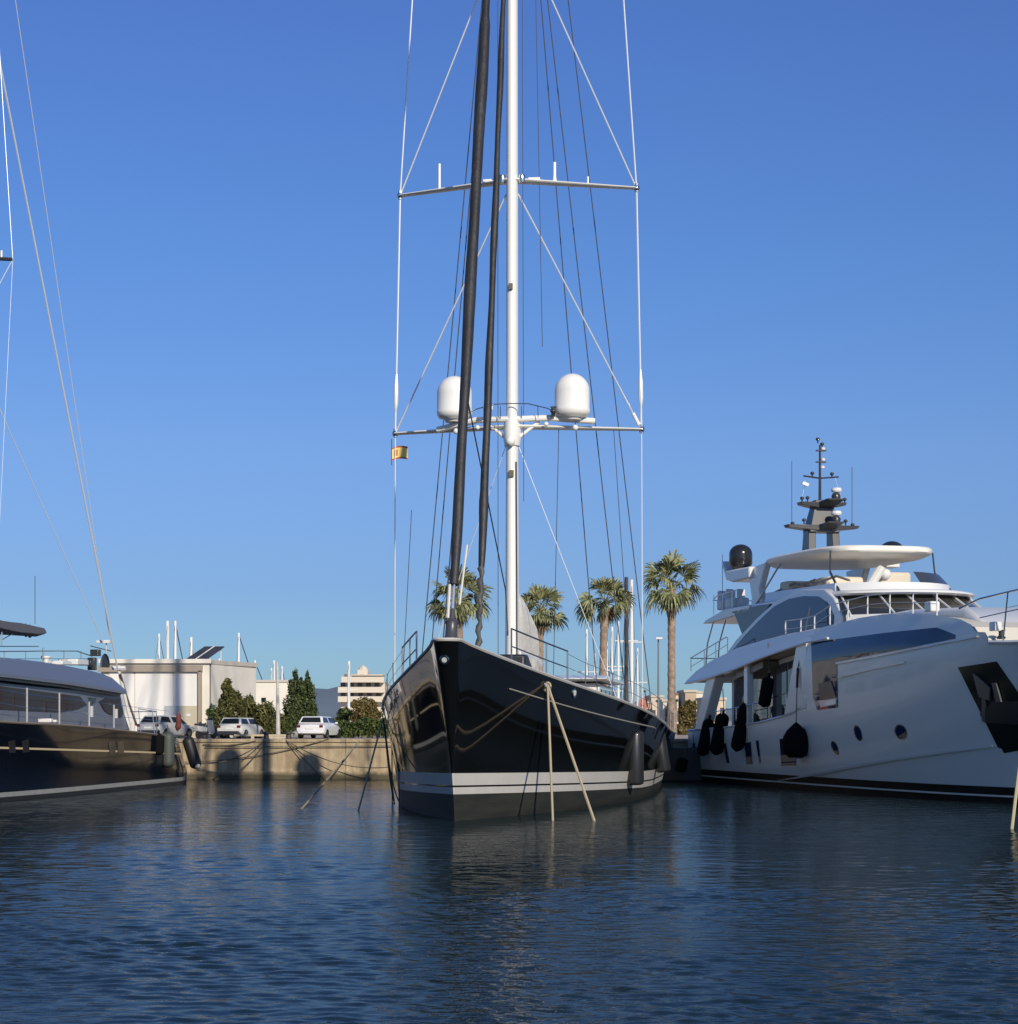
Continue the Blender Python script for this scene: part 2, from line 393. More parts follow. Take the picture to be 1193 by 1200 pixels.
# mountains
def hills():
    m=mat('far_hill',(.16,.20,.24),1,var=.15,vscale=.002)
    b=MB(); top=[];bot=[]
    tab=[(-900,0),(-400,0),(120,8),(250,30),(330,60),(371,62),(384,60),(398,64),(440,68),(520,60),(620,40),(700,30),(800,22),(1000,30),(1400,20)]
    rows=[[],[],[]]
    for i in range(121):
        px=-900+i*2300/120; hy=0.62*sm(px,tab)+2*math.sin(px*.13)+rnd.random()
        Y=6000; X=(px-CX)/F*Y
        rows[0].append((X,Y-900,0)); rows[1].append((X,Y,max(2,hy/F*Y+2.7))); rows[2].append((X,Y+1500,0))
    b.grid(rows); struct(b.build('mountain',m,smooth=True))
hills()
# haze box: pale even air, thin
def haze():
    b=MB(); b.box((0,3700,70),(9000,7900,145)); m=bpy.data.materials.new('haze_air'); m.use_nodes=True; n=m.node_tree
    n.nodes.remove(n.nodes['Principled BSDF']); v=n.nodes.new('ShaderNodeVolumePrincipled'); v.inputs['Color'].default_value=(.80,.88,1,1); v.inputs['Density'].default_value=.00009
    v.inputs['Anisotropy'].default_value=.0
    n.links.new(v.outputs[0],n.nodes['Material Output'].inputs['Volume'])
    o=b.build('haze',m); o['kind']='stuff'
USE_HAZE=False

# ------------------------------------------------------------------ black sailing yacht
SY=Fr(-1.466,55.4,-7)
HBD=[(-1.45,.42),(-.8,.66),(0,.95),(2.4,1.6),(4,2.1),(8,3.3),(12,4.05),(14,4.4),(18,4.78),(26,4.85),(34,4.5),(40,3.9)]
HBW=[(-1.45,.05),(0,.07),(2.4,1.15),(7.5,2.7),(12,3.6),(17,4.2),(26,4.4),(34,3.9),(40,2.6)]
SHE=[(-1.45,4.82),(4,3.99),(8,3.53),(12,3.14),(16,2.76),(20,2.44),(28,2.2),(40,2.25)]
def sy_stem(v): return -1.45*max(0,v)**1.05-.36*max(0,v)**1.5 if v>0 else .25*(-v)*4
def sy_r(v): return .05+.46*max(0,v)**1.5
def sy_x(s,v):
    vv=max(0,v); d=max(0,s-sy_stem(v)); d0=max(0,d-.36*vv**1.5)
    D=4.82*(1-(1-min(1,d0/19.6))**1.75); W=4.25*(1-(1-min(1,d0/20.))**2.1)
    aft=max(0,s-25)/15.; D*=1-.17*aft**2; W*=1-.30*aft**2
    x=W+(D-W)*vv**1.15
    return math.sqrt(x*x+sy_r(v)**2*d/(d+.35))
def black_yacht():
    root=thing('sailing_yacht','large black sloop seen from the bow with white boot stripes and tall white mast','sailing yacht',tuple(SY.o),SY.rot)
    hb=mat('black_hull_gloss',(.004,.0045,.005),.04,coat=.15,spec=.45)
    wb=mat('white_stripe',(.52,.50,.47),.35,var=.06,vscale=2)
    af=mat('dark_antifouling',(.016,.017,.019),.5,col2=(.038,.040,.030),vscale=1.1,stretch=(1,.35,4))
    # stations
    st=[0,.0003,.001,.002,.0035,.006,.01,.016,.025,.045,.07,.1,.14,.18,.23,.28,.34,.40,.47,.54,.62,.7,.78,.86,.93,1.0]
    rowsdef=[('a',-1.6,.35),('a',-.7,.75),('a',0.0,1),('a',.25,1),('s',.0,1),('s',.19,1),('s',.24,1),('s',.57,1)]
    def zrow(k,s,zd):
        sb=interp(s,[(-1,.74),(17,.39),(40,.30)])   # top of the antifouling
        if k<4: return rowsdef[k][1]
        if k<8: return sb+rowsdef[k][1]
        top=sb+.57; f=(k-7)/9.0
        return top+(zd-top)*f
    NR=17
    def pt(t,k):
        # iterate since sheer depends on s
        s=0; z=0
        for _ in range(4):
            zd=sm(s,SHE); z=zrow(k,s,zd); v=z/zd
            stem=sy_stem(v)
            s=stem+(40-stem)*t
        v=z/zd; x=sy_x(s,v)
        if z<0: x*=rowsdef[k][2] if k<4 else 1
        x=max(.012 if t>0 else 0,x)
        return x,s,z,sy_r(v)
    grid=[]
    for t in st:
        grid.append([pt(t,k)[:3] for k in range(NR)])
    def mf(i,j):
        if j<4: return 2
        if j==4: return 1
        if j==5: return 0
        if j==6: return 1
        return 0
    b=MB(); b.grid(grid,mf=mf)
    b.grid([[(-p[0],p[1],p[2]) for p in row] for row in grid],mf=mf)
    # transom
    last=grid[-1]; 
    for k in range(NR-1): b.face([last[k],last[k+1],(-last[k+1][0],last[k+1][1],last[k+1][2]),(-last[k][0],last[k][1],last[k][2])],mf(0,k))
    hull=b.build('hull',[hb,wb,af],root,smooth=True,ang=110)
    bm=bmesh.new(); bm.from_mesh(hull.data); bmesh.ops.remove_doubles(bm,verts=bm.verts,dist=.0015); bmesh.ops.recalc_face_normals(bm,faces=bm.faces); bm.to_mesh(hull.data); bm.free()
    bv=bvh_of(hull)
    top=[r[-1] for r in grid]
    teak=mat('teak_deck',(.30,.22,.14),.7,var=.15,vscale=6,stretch=(8,.3,1))
    d=MB(); d.grid([[(p[0]-.05 if p[0]>.1 else 0,p[1]+.03,p[2]-.1) for p in top],[(-(p[0]-.05) if p[0]>.1 else 0,p[1]+.03,p[2]-.1) for p in top]])
    d.build('deck',teak,root)
    rail=mat('pale_cap_rail',(.50,.48,.44),.35,coat=.4)
    c=MB(); path=[(p[0],p[1],p[2]+.02) for p in reversed(top)]+[(-p[0],p[1],p[2]+.02) for p in top[1:]]
    c.tube(path,.05,6); c.build('cap_rail',rail,root,smooth=True)
    # hawse holes and fairleads
    def fair(px,py,r,w=1):
        h,nn,i,dd=bv.ray_cast(SY.cam(),SY.ray(px,py).normalized())
        if nn.dot(SY.ray(px,py))>0: nn=-nn
        M=nn.to_track_quat('Z','Y').to_matrix()@Matrix.Diagonal((1,1,1))
        q=MB(); q.lathe([(r*.62,-.03),(r*.62,.025),(r,.035),(r*1.08,.02),(r*1.08,-.03)],h,20,axis=M,sx=1,sy=1.0)
        q.build('fairlead',chrome,root,smooth=True)
        q=MB(); q.lathe([(r*.6,-.02),(r*.6,.03)],h,16,axis=M); q.build('fairlead_liner',mat('fairlead_pale',(.6,.6,.58),.3),root)
        return h+nn*.05
    fair(521,773,.12)
    pA=fair(640,803,.11); fair(673,812,.15)
    # left-hand hull fairlead is on the far flank; place by hull coordinates
    # deck gear
    zd=lambda s: sm(s,SHE)-.1
    bx=mat('black_deckbox',(.02,.02,.022),.4)
    q=MB(); q.prism([(6.6,zd(7)-.2),(6.7,4.72),(7.6,4.74),(9.0,4.3),(9.6,zd(9)-.1)],-.3,1.15); q.build('foredeck_hatch',bx,root,bevel=.08)
    q=MB(); q.prism([(22,2.2),(21.2,3.1),(22.3,4.15),(31,4.1),(32,2.2)],-2.2,2.2); q.build('deckhouse',white,root,bevel=.12)
    q=MB(); q.prism([(21.5,4.28),(22,4.42),(31.5,4.36),(31.5,4.2),(22,4.2)],-2.5,2.5); q.build('deckhouse_roof',white,root,bevel=.05)
    for k in range(3):
        q=MB(); q.box((-1.35+1.35*k,21.66,3.55),(1.15,.05,.85),tilt=(R(-45),0)); q.build('deckhouse_window',glass,root)
    for s_ in (-1,1):
        for k in range(4):
            q=MB(); q.box((s_*2.22,23.6+2.1*k,3.6),(.04,1.7,.6)); q.build('deckhouse_window',glass,root,bevel=.01)
    # mast
    ms=12.9; mz=zd(ms)
    MX=0.0
    def elt(z,wx,wy):
        return [(MX+wx*math.cos(a),ms+wy*math.sin(a),z) for a in [2*math.pi*k/24 for k in range(24)]]
    b=MB(); b.grid([elt(z,w_,w_*1.6) for z,w_ in ((mz,.235),(5,.235),(12,.205),(21,.195),(30,.18),(38,.15),(43,.11))],close=True); mast=b.build('mast',whitem,root,smooth=True)
    q=MB(); q.box((.02,ms-.36,10.9),(.14,.1,.22)); q.box((0,ms-.36,17.1),(.12,.1,.2)); q.build('deck_light',mat('bronze_fitting',(.2,.16,.1),.4,metal=.5),mast)
    q=MB(); q.lathe([(.26,-.35),(.30,-.1),(.30,.15),(.27,.5)],(0,ms,12.2),20,sy=1.5); q.ball((0,ms-.48,11.95),.16); q.build('spreader_collar',whitem,mast,smooth=True)
    q=MB(); q.tube([(.20,ms-.28,mz),(.19,ms-.28,7.5),(.17,ms-.28,11.3)],.025,6); q.build('mast_step_line',blackrope,mast)
    def spreader(z,half,sweep,rise,r0,r1,m,nm):
        for sd_ in (-1,1):
            q=MB(); pts=[(sd_*half*k/6,ms+sweep*k/6,z+rise*k/6) for k in range(7)]
            rows=[]
            for k,pq in enumerate(pts):
                rr=r0+(r1-r0)*k/6
                rows.append([(pq[0],pq[1]+rr*2.2*math.cos(a),pq[2]+rr*.62*math.sin(a)) for a in [2*math.pi*j/12 for j in range(12)]])
            q.grid(rows,close=True); q.face(rows[-1]); q.build(nm,m,mast,smooth=True)
            q=MB(); q.ball((sd_*half,ms+sweep,z+rise),.11); q.tube([(sd_*half,ms+sweep,z+rise-.12),(sd_*half,ms+sweep,z+rise+.16)],.07,8); q.build('spreader_tip',chrome,mast,smooth=True)
    spreader(12.5,4.22,1.5,0.05,.14,.08,whitem,'spreader')
    spreader(20.7,4.05,1.5,.0,.13,.075,whitem,'spreader')
    spreader(29.6,3.45,1.3,.0,.11,.07,whitem,'spreader')
    # platform arms for the radomes
    q=MB(); q.tube([(-2.6,ms+.55,12.52),(-1.2,ms+.05,12.75),(-.2,ms-.2,12.72),(.2,ms-.2,12.72),(1.2,ms+.05,12.78),(2.7,ms+.55,12.72)],.105,10)
    for s_ in(-1,1): q.tube([(s_*.2,ms-.1,12.1),(s_*.9,ms+.1,12.68)],.06,8)
    q.ball((-1.15,ms-.12,12.48),.08); q.ball((1.15,ms-.12,12.55),.08); q.ball((2.1,ms+.1,12.45),.1); q.ball((-1.9,ms+.1,12.4),.1)
    q.build('radome_platform',whitem,mast,smooth=True)
    q=MB()
    for s_ in (-1,1):
        q.tube([(0,ms-.5,13.2),(s_*.6,ms-.5,13.18),(s_*1.2,ms-.3,13.05),(s_*1.7,ms-.1,12.85)],.018,6)
        for x in (.35,.9,1.4): q.tube([(s_*x,ms-.3,12.75),(s_*x,ms-.4,13.12)],.014,5)
    q.build('platform_rail',chrome,mast)
    q=MB(); q.lathe([(.07,0),(.07,.3),(.12,.32)],(1.38,ms-.1,12.8),10); q.ball((1.4,ms-.3,12.95),.1); q.build('horn',dark,mast,smooth=True)
    q=MB(); q.box((-.75,ms-.5,13.05),(.3,.3,.14),rot=.3); q.build('mast_light',white,mast,bevel=.03)
    shell=mat('radome_shell',(.80,.79,.76),.32)
    for x in (-1.98,1.98):
        q=MB(); R0=.585; prof=[(.001,0),(.30,.0),(.34,.08),(.53,.14),(R0,.24),(R0+.012,.30),(R0+.012,.36),(R0,.38),(R0,.95)]
        prof+= [(R0*math.cos(a),.95+.60*math.sin(a)) for a in [R(k) for k in range(8,90,8)]]+[(.001,1.55)]
        q.lathe(prof,(x,ms+.25,12.72),36); q.build('radome',shell,mast,smooth=True,ang=50)
    # antennas on the upper spreader
    q=MB(); q.tube([(-2.6,ms+.95,20.75),(-2.6,ms+.95,21.6)],.045,8); q.build('antenna',whitem,mast)
    q=MB(); q.tube([(-1.35,ms+.5,20.75),(-1.35,ms+.5,22.35)],.025,8); q.build('antenna',whitem,mast)
    q=MB(); q.tube([(1.37,ms+.5,20.75),(1.37,ms+.5,20.95),(1.37,ms+.5,21.4)],[.075,.05,.05],8); q.build('antenna',whitem,mast)
    q=MB(); q.tube([(2.45,ms+.95,20.75),(2.45,ms+.95,21.0)],.035,8); q.build('antenna',whitem,mast)
    q=MB(); q.box((.72,ms+.2,20.754),(.4,.25,.12)); q.box((-.85,ms+.2,20.752),(.3,.25,.1)); q.build('spreader_lamp',whitem,mast,bevel=.02)
    for s_ in(-1,1):
        q=MB(); q.lathe([(.1,-.14),(.13,0),(.1,.14)],(s_*.33,ms-.06,20.73),12); q.build('shroud_terminal',chrome,mast,smooth=True)
    # boom and stowed sail, going aft
    sail=mat('pale_sail_cover',(.74,.71,.64),.8,bump=.04,bscale=3,var=.12,vscale=2,stretch=(1,.3,1))
    q=MB(); q.tube([(0,ms+.5,4.9),(0,ms+7.2,4.8)],.26,12); q.build('boom',whitem,root,smooth=True)
    rows=[]
    for k in range(13):
        y=ms+.55+6.2*k/12; h=(2.3 if k>0 else 1.8)*(1-.42*(k/12)**1.5); wd=.22*(1 if 0<k<12 else .5)
        rows.append([(wd*x*(1+.12*math.sin(k*2.3+j)),y+.1*math.sin(j*1.7+k),4.8+h*z) for j,(x,z) in enumerate(((-.7,0),(-1,.25),(-.95,.55),(-.7,.85),(-.2,1),(.25,1),(.7,.85),(.95,.55),(1,.25),(.7,0)))])
    q.__init__(); q.grid(rows,close=True); q.face(rows[0]); q.face(rows[-1]); q.build('mainsail_cover',sail,root,smooth=True)
    q=MB()
    for s_ in(-1,1):
        rows=[]
        for k in range(8):
            z=4.9-k*.28; rows.append([(s_*.30+s_*.04*math.sin(k+j*1.3),ms+.9+j*.6,z) for j in range(9)])
        q.grid(rows)
    q.build('sail_cover_skirt',sail,root)
    # furled headsails
    def sailfab(nm,c): return mat(nm,c,.55,bump=.02,bscale=8,var=.35,vscale=1.2,stretch=(1,1,.35))
    fs=sailfab('black_sail_fabric',(.022,.022,.026))
    def furl(base,topp,r,jit,extra):
        base=Vector(base); topp=Vector(topp); N=90; pts=[];rr=[]
        for k in range(N+1):
            u=k/N; p=base.lerp(topp,u); pts.append(p+Vector((.006*math.sin(k*.5),.006*math.cos(k*.33),0)))
            rr.append(r(u)*(1+jit*(rnd.random()-.5))+.012*math.sin(k*.37))
        q=MB(); q.tube(pts,rr,12); o=q.build('furled_headsail',fs,root,smooth=True,ang=80)
        return o
    b1=Vector((0,-.75,4.72)); t1=Vector((0,ms-.3,41.5))
    furl(b1.lerp(t1,.045),t1,lambda u:.12 if u<.03 else (.135+.03*math.sin(min(1,u*3)*1.5) if u<.5 else .15*(1-u)+.055),.05,None)
    q=MB(); dd=(t1-b1).normalized(); M=dd.to_track_quat('Z','Y').to_matrix()
    q.lathe([(.17,0),(.19,.05),(.17,.1),(.16,.45),(.19,.5),(.17,.55),(.08,.6),(.06,.9)],b1+dd*.15,20,axis=M); q.build('furler_drum',mat('furler_grey',(.06,.06,.075),.35),root,smooth=True)
    q=MB(); q.tube([b1,b1.lerp(t1,.06)],.055,8); q.ball(b1,.14); q.ball(b1+Vector((-.45,.15,-.02)),.09); q.build('forestay_tang',chrome,root,smooth=True)
    q=MB(); q.tube([b1.lerp(t1,.03)+Vector((.18,0,0)),b1.lerp(t1,.075)+Vector((.30,0,0))],.03,6); q.tube([b1.lerp(t1,.02)+Vector((-.1,-.1,0)),b1.lerp(t1,.045)+Vector((-.1,-.1,0))],.04,6); q.build('sail_tack_strop',mat('pale_strop',(.62,.6,.55),.7),root)
    b2=Vector((0,4.4,4.0)); t2=Vector((0,ms-.25,33.5))
    furl(b2.lerp(t2,.11),t2,lambda u:(.09+.6*u if u<.08 else .126) if u<.2 else .124-.05*u,.06,None)
    q=MB(); N=22
    q.tube([b2.lerp(t2,.11*k/N)+Vector((.03*math.sin(k*1.9),.02*math.cos(k*1.9),0)) for k in range(N+1)],[.08+.03*math.sin(k*2.1) for k in range(N+1)],8)
    q.build('headsail_tail',mat('striped_sheets',(.13,.125,.125),.7,col2=(.012,.012,.014),vscale=2.6),root,smooth=True)
    # standing rigging
    def wire(a,b,r,m,nm='shroud',n=6): 
        q=MB(); q.tube([a,b],r,n); return q.build(nm,m,root,smooth=True)
    T1={s_:(s_*4.22,ms+1.5,12.55) for s_ in(-1,1)}; T2={s_:(s_*4.05,ms+1.5,20.7) for s_ in(-1,1)}; T3={s_:(s_*3.45,ms+1.3,29.6) for s_ in(-1,1)}
    for s_ in (-1,1):
        wire((s_*4.25,ms+1.55,2.9),T1[s_],.022,rod); wire(T1[s_],T2[s_],.034,rod); wire(T2[s_],T3[s_],.028,rod)
        wire((s_*.2,ms,20.25),T1[s_],.026,rod,'diagonal_shroud'); wire((s_*.2,ms,29.2),T2[s_],.026,rod,'diagonal_shroud'); wire(T3[s_],(s_*.1,ms,40),.024,rod)
        wire((s_*3.6,ms+1.2,2.95),(s_*.2,ms,11.9),.013,rod,'diagonal_shroud')
        # turnbuckles thickened and kept pale to imitate sun glints on the shrouds
        q=MB(); a=Vector(T1[s_]); bb=Vector(T2[s_]); q.tube([a.lerp(bb,.09),a.lerp(bb,.13),a.lerp(bb,.20),a.lerp(bb,.25)],[.03,.085,.08,.03],8); q.build('glint_turnbuckle',rod,root,smooth=True)
        if s_==1:
            q=MB(); c_=Vector((.2,ms,20.25)); q.tube([a.lerp(c_,.02),a.lerp(c_,.07)],.065,8); q.build('glint_turnbuckle',whitem,root,smooth=True)
    for a,bq in (((-.15,ms,36),(-4.1,ms+5.0,2.6)),((-.15,ms,35),(-3.9,ms+5.8,2.5)),((.2,ms,36),(2.4,ms+7,2.4)),((.25,ms,35),(3.5,ms+6.5,2.4)),
                 ((.3,ms,40),(4.3,ms+8,2.5))):
        wire(a,bq,.020,blackrope,'running_backstay')
    for a,bq in (((-.46,ms-.2,30),(-.42,ms-.4,3.2)),((.34,ms-.1,30),(.40,ms-.1,10.0)),((.75,ms,29),(.98,ms+.3,15.2)),((-3.6,ms+1.2,9.9),(-4.0,ms+1.4,3.0)),((1.5,ms+.6,12.5),(1.15,ms+2,3)),((3.3,ms+1.2,12.5),(3.9,ms+1.9,3))):
        wire(a,bq,.013,blackrope,'halyard')
    wire(b1.lerp(t1,.22)+Vector((0,0,0)),(-.9,3.2,4.0),.02,blackrope,'headsail_sheet')
    wire(b1.lerp(t1,.20),(-.1,ms-1.0,7.0),.02,blackrope,'headsail_sheet'); wire((-.1,ms-1.0,7.0),(-.1,ms-.3,5.5),.02,blackrope,'headsail_sheet')
    # pulpits and lifelines
    steel=mat('pulpit_steel',(.30,.31,.34),.3,metal=.9)
    def shp(s,sd_,dz=0,inn=.12): return Vector((sd_*(sy_x(s,1)-inn),s,sm(s,SHE)+dz))
    for sd_,nm in ((-1,'l'),(1,'r')):
        ss=(2.2,3.3,4.7) if sd_==-1 else (1.9,4.1,5.6)
        q=MB(); up=.98
        a,b_,c_=[shp(s,sd_) for s in ss]; A,B,C_=[shp(s,sd_,up) for s in ss]
        q.tube([a,A+Vector((0,0,0)),B,C_,c_],.026,8); q.tube([b_,B],.022,8); q.tube([shp(ss[0],sd_,up*.5),shp(ss[1],sd_,up*.5),shp(ss[2],sd_,up*.5)],.02,8)
        q.build('pulpit',steel,root,smooth=True)
        sta=[7,9.5,12,14.5,17,20,23,26,29,32,35,38]
        q=MB()
        for s in sta: q.tube([shp(s,sd_),shp(s,sd_,.85,.1)],.016,6)
        for h_ in (.82,.45):
            q.tube([shp(ss[2],sd_,h_*1.1)]+[shp(s,sd_,h_) for s in sta],.008,5)
        q.build('lifeline_rail',steel,root,smooth=True)
    return root,bv,pA
sy_root,sy_bvh,pFair=black_yacht()

def fender_mesh(q,top,bot,r,n=20,round_end=.35):
    top=Vector(top); bot=Vector(bot); L=(top-bot).length; pts=[];rr=[]
    prof=[(0,.12),(.03,.5),(.07,.82),(.12,.97),(.2,1),(.5,1),(.8,1),(.88,.97),(.93,.82),(.97,.5),(1,.12)] if round_end>.3 else [(0,.55),(.012,.8),(.03,.95),(.06,1),(.5,1),(.94,1),(.97,.95),(.988,.8),(1,.5)]
    q.tube([top.lerp(bot,a) for a,_ in prof],[r*b for _,b in prof],n)

# ------------------------------------------------------------------ white motor yacht
WY=Fr(19.9,61.5,14)
def white_yacht():
    root=thing('motor_yacht','big white motor yacht moored right with dark hull windows and hardtop','motor yacht',tuple(WY.o),WY.rot)
    hm=mat('white_hull_gloss',(.70,.735,.70),.3,coat=.25)
    bt=mat('black_bootstripe',(.006,.006,.007),.25)
    ZD=[(-3.2,5.32),(0,5.22),(4,5.20),(5.3,5.30),(6.2,5.82),(8,6.2),(10.5,6.42),(14,6.52),(19,6.25)]
    HD=[(-3.2,.25),(-2.4,1.0),(-1,1.75),(0,2.1),(4,3.1),(8,3.6),(12,3.78),(16,3.84),(26,3.84),(34,3.7)]
    HW=[(-3.2,.03),(0,.04),(3,1.25),(6,2.2),(10,3.0),(14,3.4),(18,3.55),(26,3.62),(34,3.5)]
    def zd(s):
        if s<=19.2: return sm(s,ZD)
        return interp(s,[(19.2,3.25),(20.5,2.95),(24,2.62),(28,2.42),(34,2.25)])
    def X(s,z,zref,depth=0):
        v=max(0,z)/zref; a=sm(s,HW); d=sm(s,HD)
        # spray chine around z 1..1.7 forward
        zc=interp(s,[(-2,2.1),(9,1.55),(16,.9),(24,.18),(34,.0)])
        k=.62*interp(s,[(-2,.3),(9,.55),(16,.35),(24,.05),(34,0)])
        x=a+(d-a)*(1-(1-min(1,v))**1.7 if s>10 else (interp(s,[(-3,0),(10,1)]))*(1-(1-min(1,v))**1.7)+(1-interp(s,[(-3,0),(10,1)]))*min(1,v)**1.25)
        if z<zc and s>-2.5 and depth==0:
            w_=.65*min(1,max(0,(s+2.5)/4)); x=x*(1-w_)+w_*(X(s,zc,zref,1)-.12*(zc-z))
        elif z>zc: x=x+.10*min(1,(z-zc)/.05)*min(1,k*3)
        if z>5.35 and s>4: x-=(z-5.35)*.34*min(1,(s-4)/3)
        return x
    def build_sec(s_list,NR,zt):
        rows=[]
        for t in s_list:
            row=[]
            zdk=zt(max(t,-3.2))
            zs=[-1,-.4,0,.14,.22,.28,.55]
            zc=interp(t,[(-2,2.1),(9,1.55),(16,.9),(24,.75),(34,.75)])
            zs+=[zc,zc+.05]; 
            for k in range(1,NR+1): zs.append(zc+.05+(zdk-zc-.05)*k/NR)
            for z in zs:
                stem=1.2*-1*0 + interp(z,[(-1,1.5),(0,0),(2,-1.2),(4,-2.4),(6,-3.2)])
                u=(t+3.2)/(34+3.2); s=stem+(34-stem)*u
                x=X(s,z,6.0); 
                if z<0: x*=interp(z,[(-1,.5),(0,1)])
                if u==0: x=.05
                row.append((-x,s,z))
            rows.append(row)
        return rows
    s1=[-3.2,-3.0,-2.6,-2,-1.2,0,1.2,2.5,4,5,5.6,6.3,7.2,8.5,10,11.5,13,15,17,18.4,19.1,19.3]
    ra=build_sec(s1,9,lambda s: sm(s,ZD))
    s2=[19.3,19.5,20.5,22,24,26,28,30,32,33,34]
    rb=build_sec(s2,9,zd)
    def mfw(i,j): return 1 if j in(0,1,2,3,5) else 0
    b=MB()
    for rr_ in (ra,rb):
        b.grid(rr_,mf=mfw); b.grid([[(-p[0],p[1],p[2]) for p in r] for r in rr_],mf=mfw)
    for rr_ in (rb[-1],ra[-1]):
        for k in range(len(rr_)-1): b.face([rr_[k],rr_[k+1],(-rr_[k+1][0],)+rr_[k+1][1:],(-rr_[k][0],)+rr_[k][1:]],mfw(0,k))
    hull=b.build('hull',[hm,bt],root,smooth=True,ang=25)
    bv=bvh_of(hull)
    # decks
    dk=MB()
    topA=[r[-1] for r in ra]; topB=[r[-1] for r in rb]
    dk.grid([[(p[0]+.12 if p[0]<-.3 else 0,p[1],p[2]-(.35 if p[1]<6 else .08)) for p in topA],[(-(p[0]+.12) if p[0]<-.3 else 0,p[1],p[2]-(.35 if p[1]<6 else .08)) for p in topA]])
    dk.grid([[(p[0]+.1,p[1],1.75) for p in topB],[(-(p[0]+.1),p[1],1.75) for p in topB]])
    dk.build('deck',mat('pale_deck',(.62,.58,.50),.6),root)
    cp=MB(); cp.tube([p for p in topA if p[1]<5.3],.07,6); cp.tube([(-p[0],p[1],p[2]) for p in topA if p[1]<5.3],.07,6); cp.build('cap_rail',white,root,smooth=True)
    cp=MB(); cp.tube([(p[0],p[1],p[2]+.02) for p in topB],.05,6); cp.tube([(-p[0],p[1],p[2]+.02) for p in topB],.05,6); cp.build('cap_rail',white,root,smooth=True)
    # foredeck sunpad block, lit by the sun
    q=MB(); q.prism([(-.6,4.9),(-.4,5.75),(1.2,5.85),(1.5,6.15),(3.8,6.2),(4.4,4.9)],-1.9,1.9); q.build('foredeck_seat',white,root,bevel=.12)
    q=MB(); q.prism([(7.0,5.9),(8.5,6.55),(13,6.7),(16.5,6.6),(16.5,5.9)],-2.6,2.6); q.build('foredeck_coaming',white,root,bevel=.2,seg=3)
    # hull windows
    wn=mat('sky_reflection_window',(.014,.032,.075),.03,spec=.4)  # blue sky reflection put into the glass base colour
    decal('hull_window',WY,bv,[(951,753),(981,749),(1040,741.5),(1098,735.5),(1120,744),(1119,748.5),(1082,756),(1046,763),(1010,770),(981,775.5),(982,829),(958,832),(953,815)],wn,root,off=.02,step=5)
    q=decal('window_sill',WY,bv,[(981,776),(1010,771),(1046,764),(1119,749.5),(1163,742),(1163,744),(1119,752),(1046,766.5),(1010,773.5),(981,778.5)],white,root,off=.06,step=5)
    decal('hull_molding',WY,bv,[(983,792),(1020,783),(1060,775),(1062,777),(1020,785.5),(983,795)],white,root,off=.05,step=5)
    decal('spray_rail',WY,bv,[(905,916),(950,907),(1000,896.5),(1050,888),(1105,880),(1165,873),(1165,875),(1105,882.5),(1050,890.5),(1000,899.5),(950,909.5)],white,root,off=.09,step=6)
    decal('window_panel',WY,bv,[(960,801),(975,798),(981,817),(962,820)],mat('dark_panel',(.03,.04,.05),.2),root,off=.05,step=8)
    decal('window_panel',WY,bv,[(960,821),(981,819),(981,825),(963,829)],white,root,off=.05,step=8)
    for (cx,cy,a,c_,ro) in ((1006,859,3.0,8.5,-.3),(979,877,2.6,8,-.35),(1056,858,6.0,8.5,-.3)):
        fm=decal('porthole',WY,bv,ell(cx,cy,a+1.3,c_+1.3,ro),chrome,root,off=.02,step=30)
        decal('pane',WY,bv,ell(cx+.5,cy,a,c_,ro),wn,fm,off=.035,step=30)
    for poly in ([(914,866),(922,865),(927,885),(933,886),(933,897),(916,897)],[(873,871),(880,869.5),(882,895),(875,895)],[(886,868),(889,867.5),(892,894),(890,894)],[(848,872),(851,871),(855,894),(852,894)]):
        decal('hull_window',WY,bv,poly,wn,root,off=.02,step=8)
    # anchor pocket: dark steel plate with the anchor housed on it
    pk=decal('anchor_pocket',WY,bv,[(1123,782),(1168,775),(1200,821),(1230,870),(1215,876),(1177,882.5),(1174,877),(1170,876)],mat('dark_steel_plate',(.02,.03,.028),.22,metal=.6),root,off=.02,step=7)
    decal('pocket_shelf',WY,bv,[(1150,836),(1166,822),(1195,822),(1212,850),(1155,846)],mat('grey_steel',(.07,.07,.07),.3,metal=.6),pk,off=.07,step=8)
    an=mat('galvanised_anchor',(.20,.20,.19),.35,metal=.6)
    decal('anchor_shank',WY,bv,[(1153,811),(1157,811),(1157,845),(1153,845)],an,pk,off=.09,step=20,thick=.06)
    decal('anchor_fluke',WY,bv,[(1143,789),(1148,792),(1163,806),(1162,820),(1150,816)],an,pk,off=.11,step=20,thick=.06)
    decal('anchor_fluke',WY,bv,[(1165,800),(1170,800),(1176,822),(1170,822)],an,pk,off=.11,step=20,thick=.06)
    # ---- main deck saloon, inset
    sg=mat('saloon_glass',(.06,.065,.07),.03,spec=.8)
    q=MB(); q.prism([(19.3,1.8),(19.3,5.7),(24,5.25),(27,4.9),(30.0,4.65),(30.0,1.8)],-2.95,2.95); q.build('saloon_wall',white,root)
    for a0,a1 in ((19.5,21.3),(21.45,23.3),(23.45,25.3),(25.6,27.2),(27.4,29.6)):
        zt=lambda y: interp(y,[(19,5.5),(24,5.05),(27,4.75),(30,4.45)])
        for s_ in(-1,1):
            q=MB(); q.prism([(a0,2.55 if a0<25 else 2.0),(a0,zt(a0)),(a1,zt(a1)),(a1,2.55 if a0<25 else 2.0)],s_*2.93,s_*3.0); q.build('saloon_window',sg,root)
    # raked door wing and posts beside the side deck
    q=MB(); 
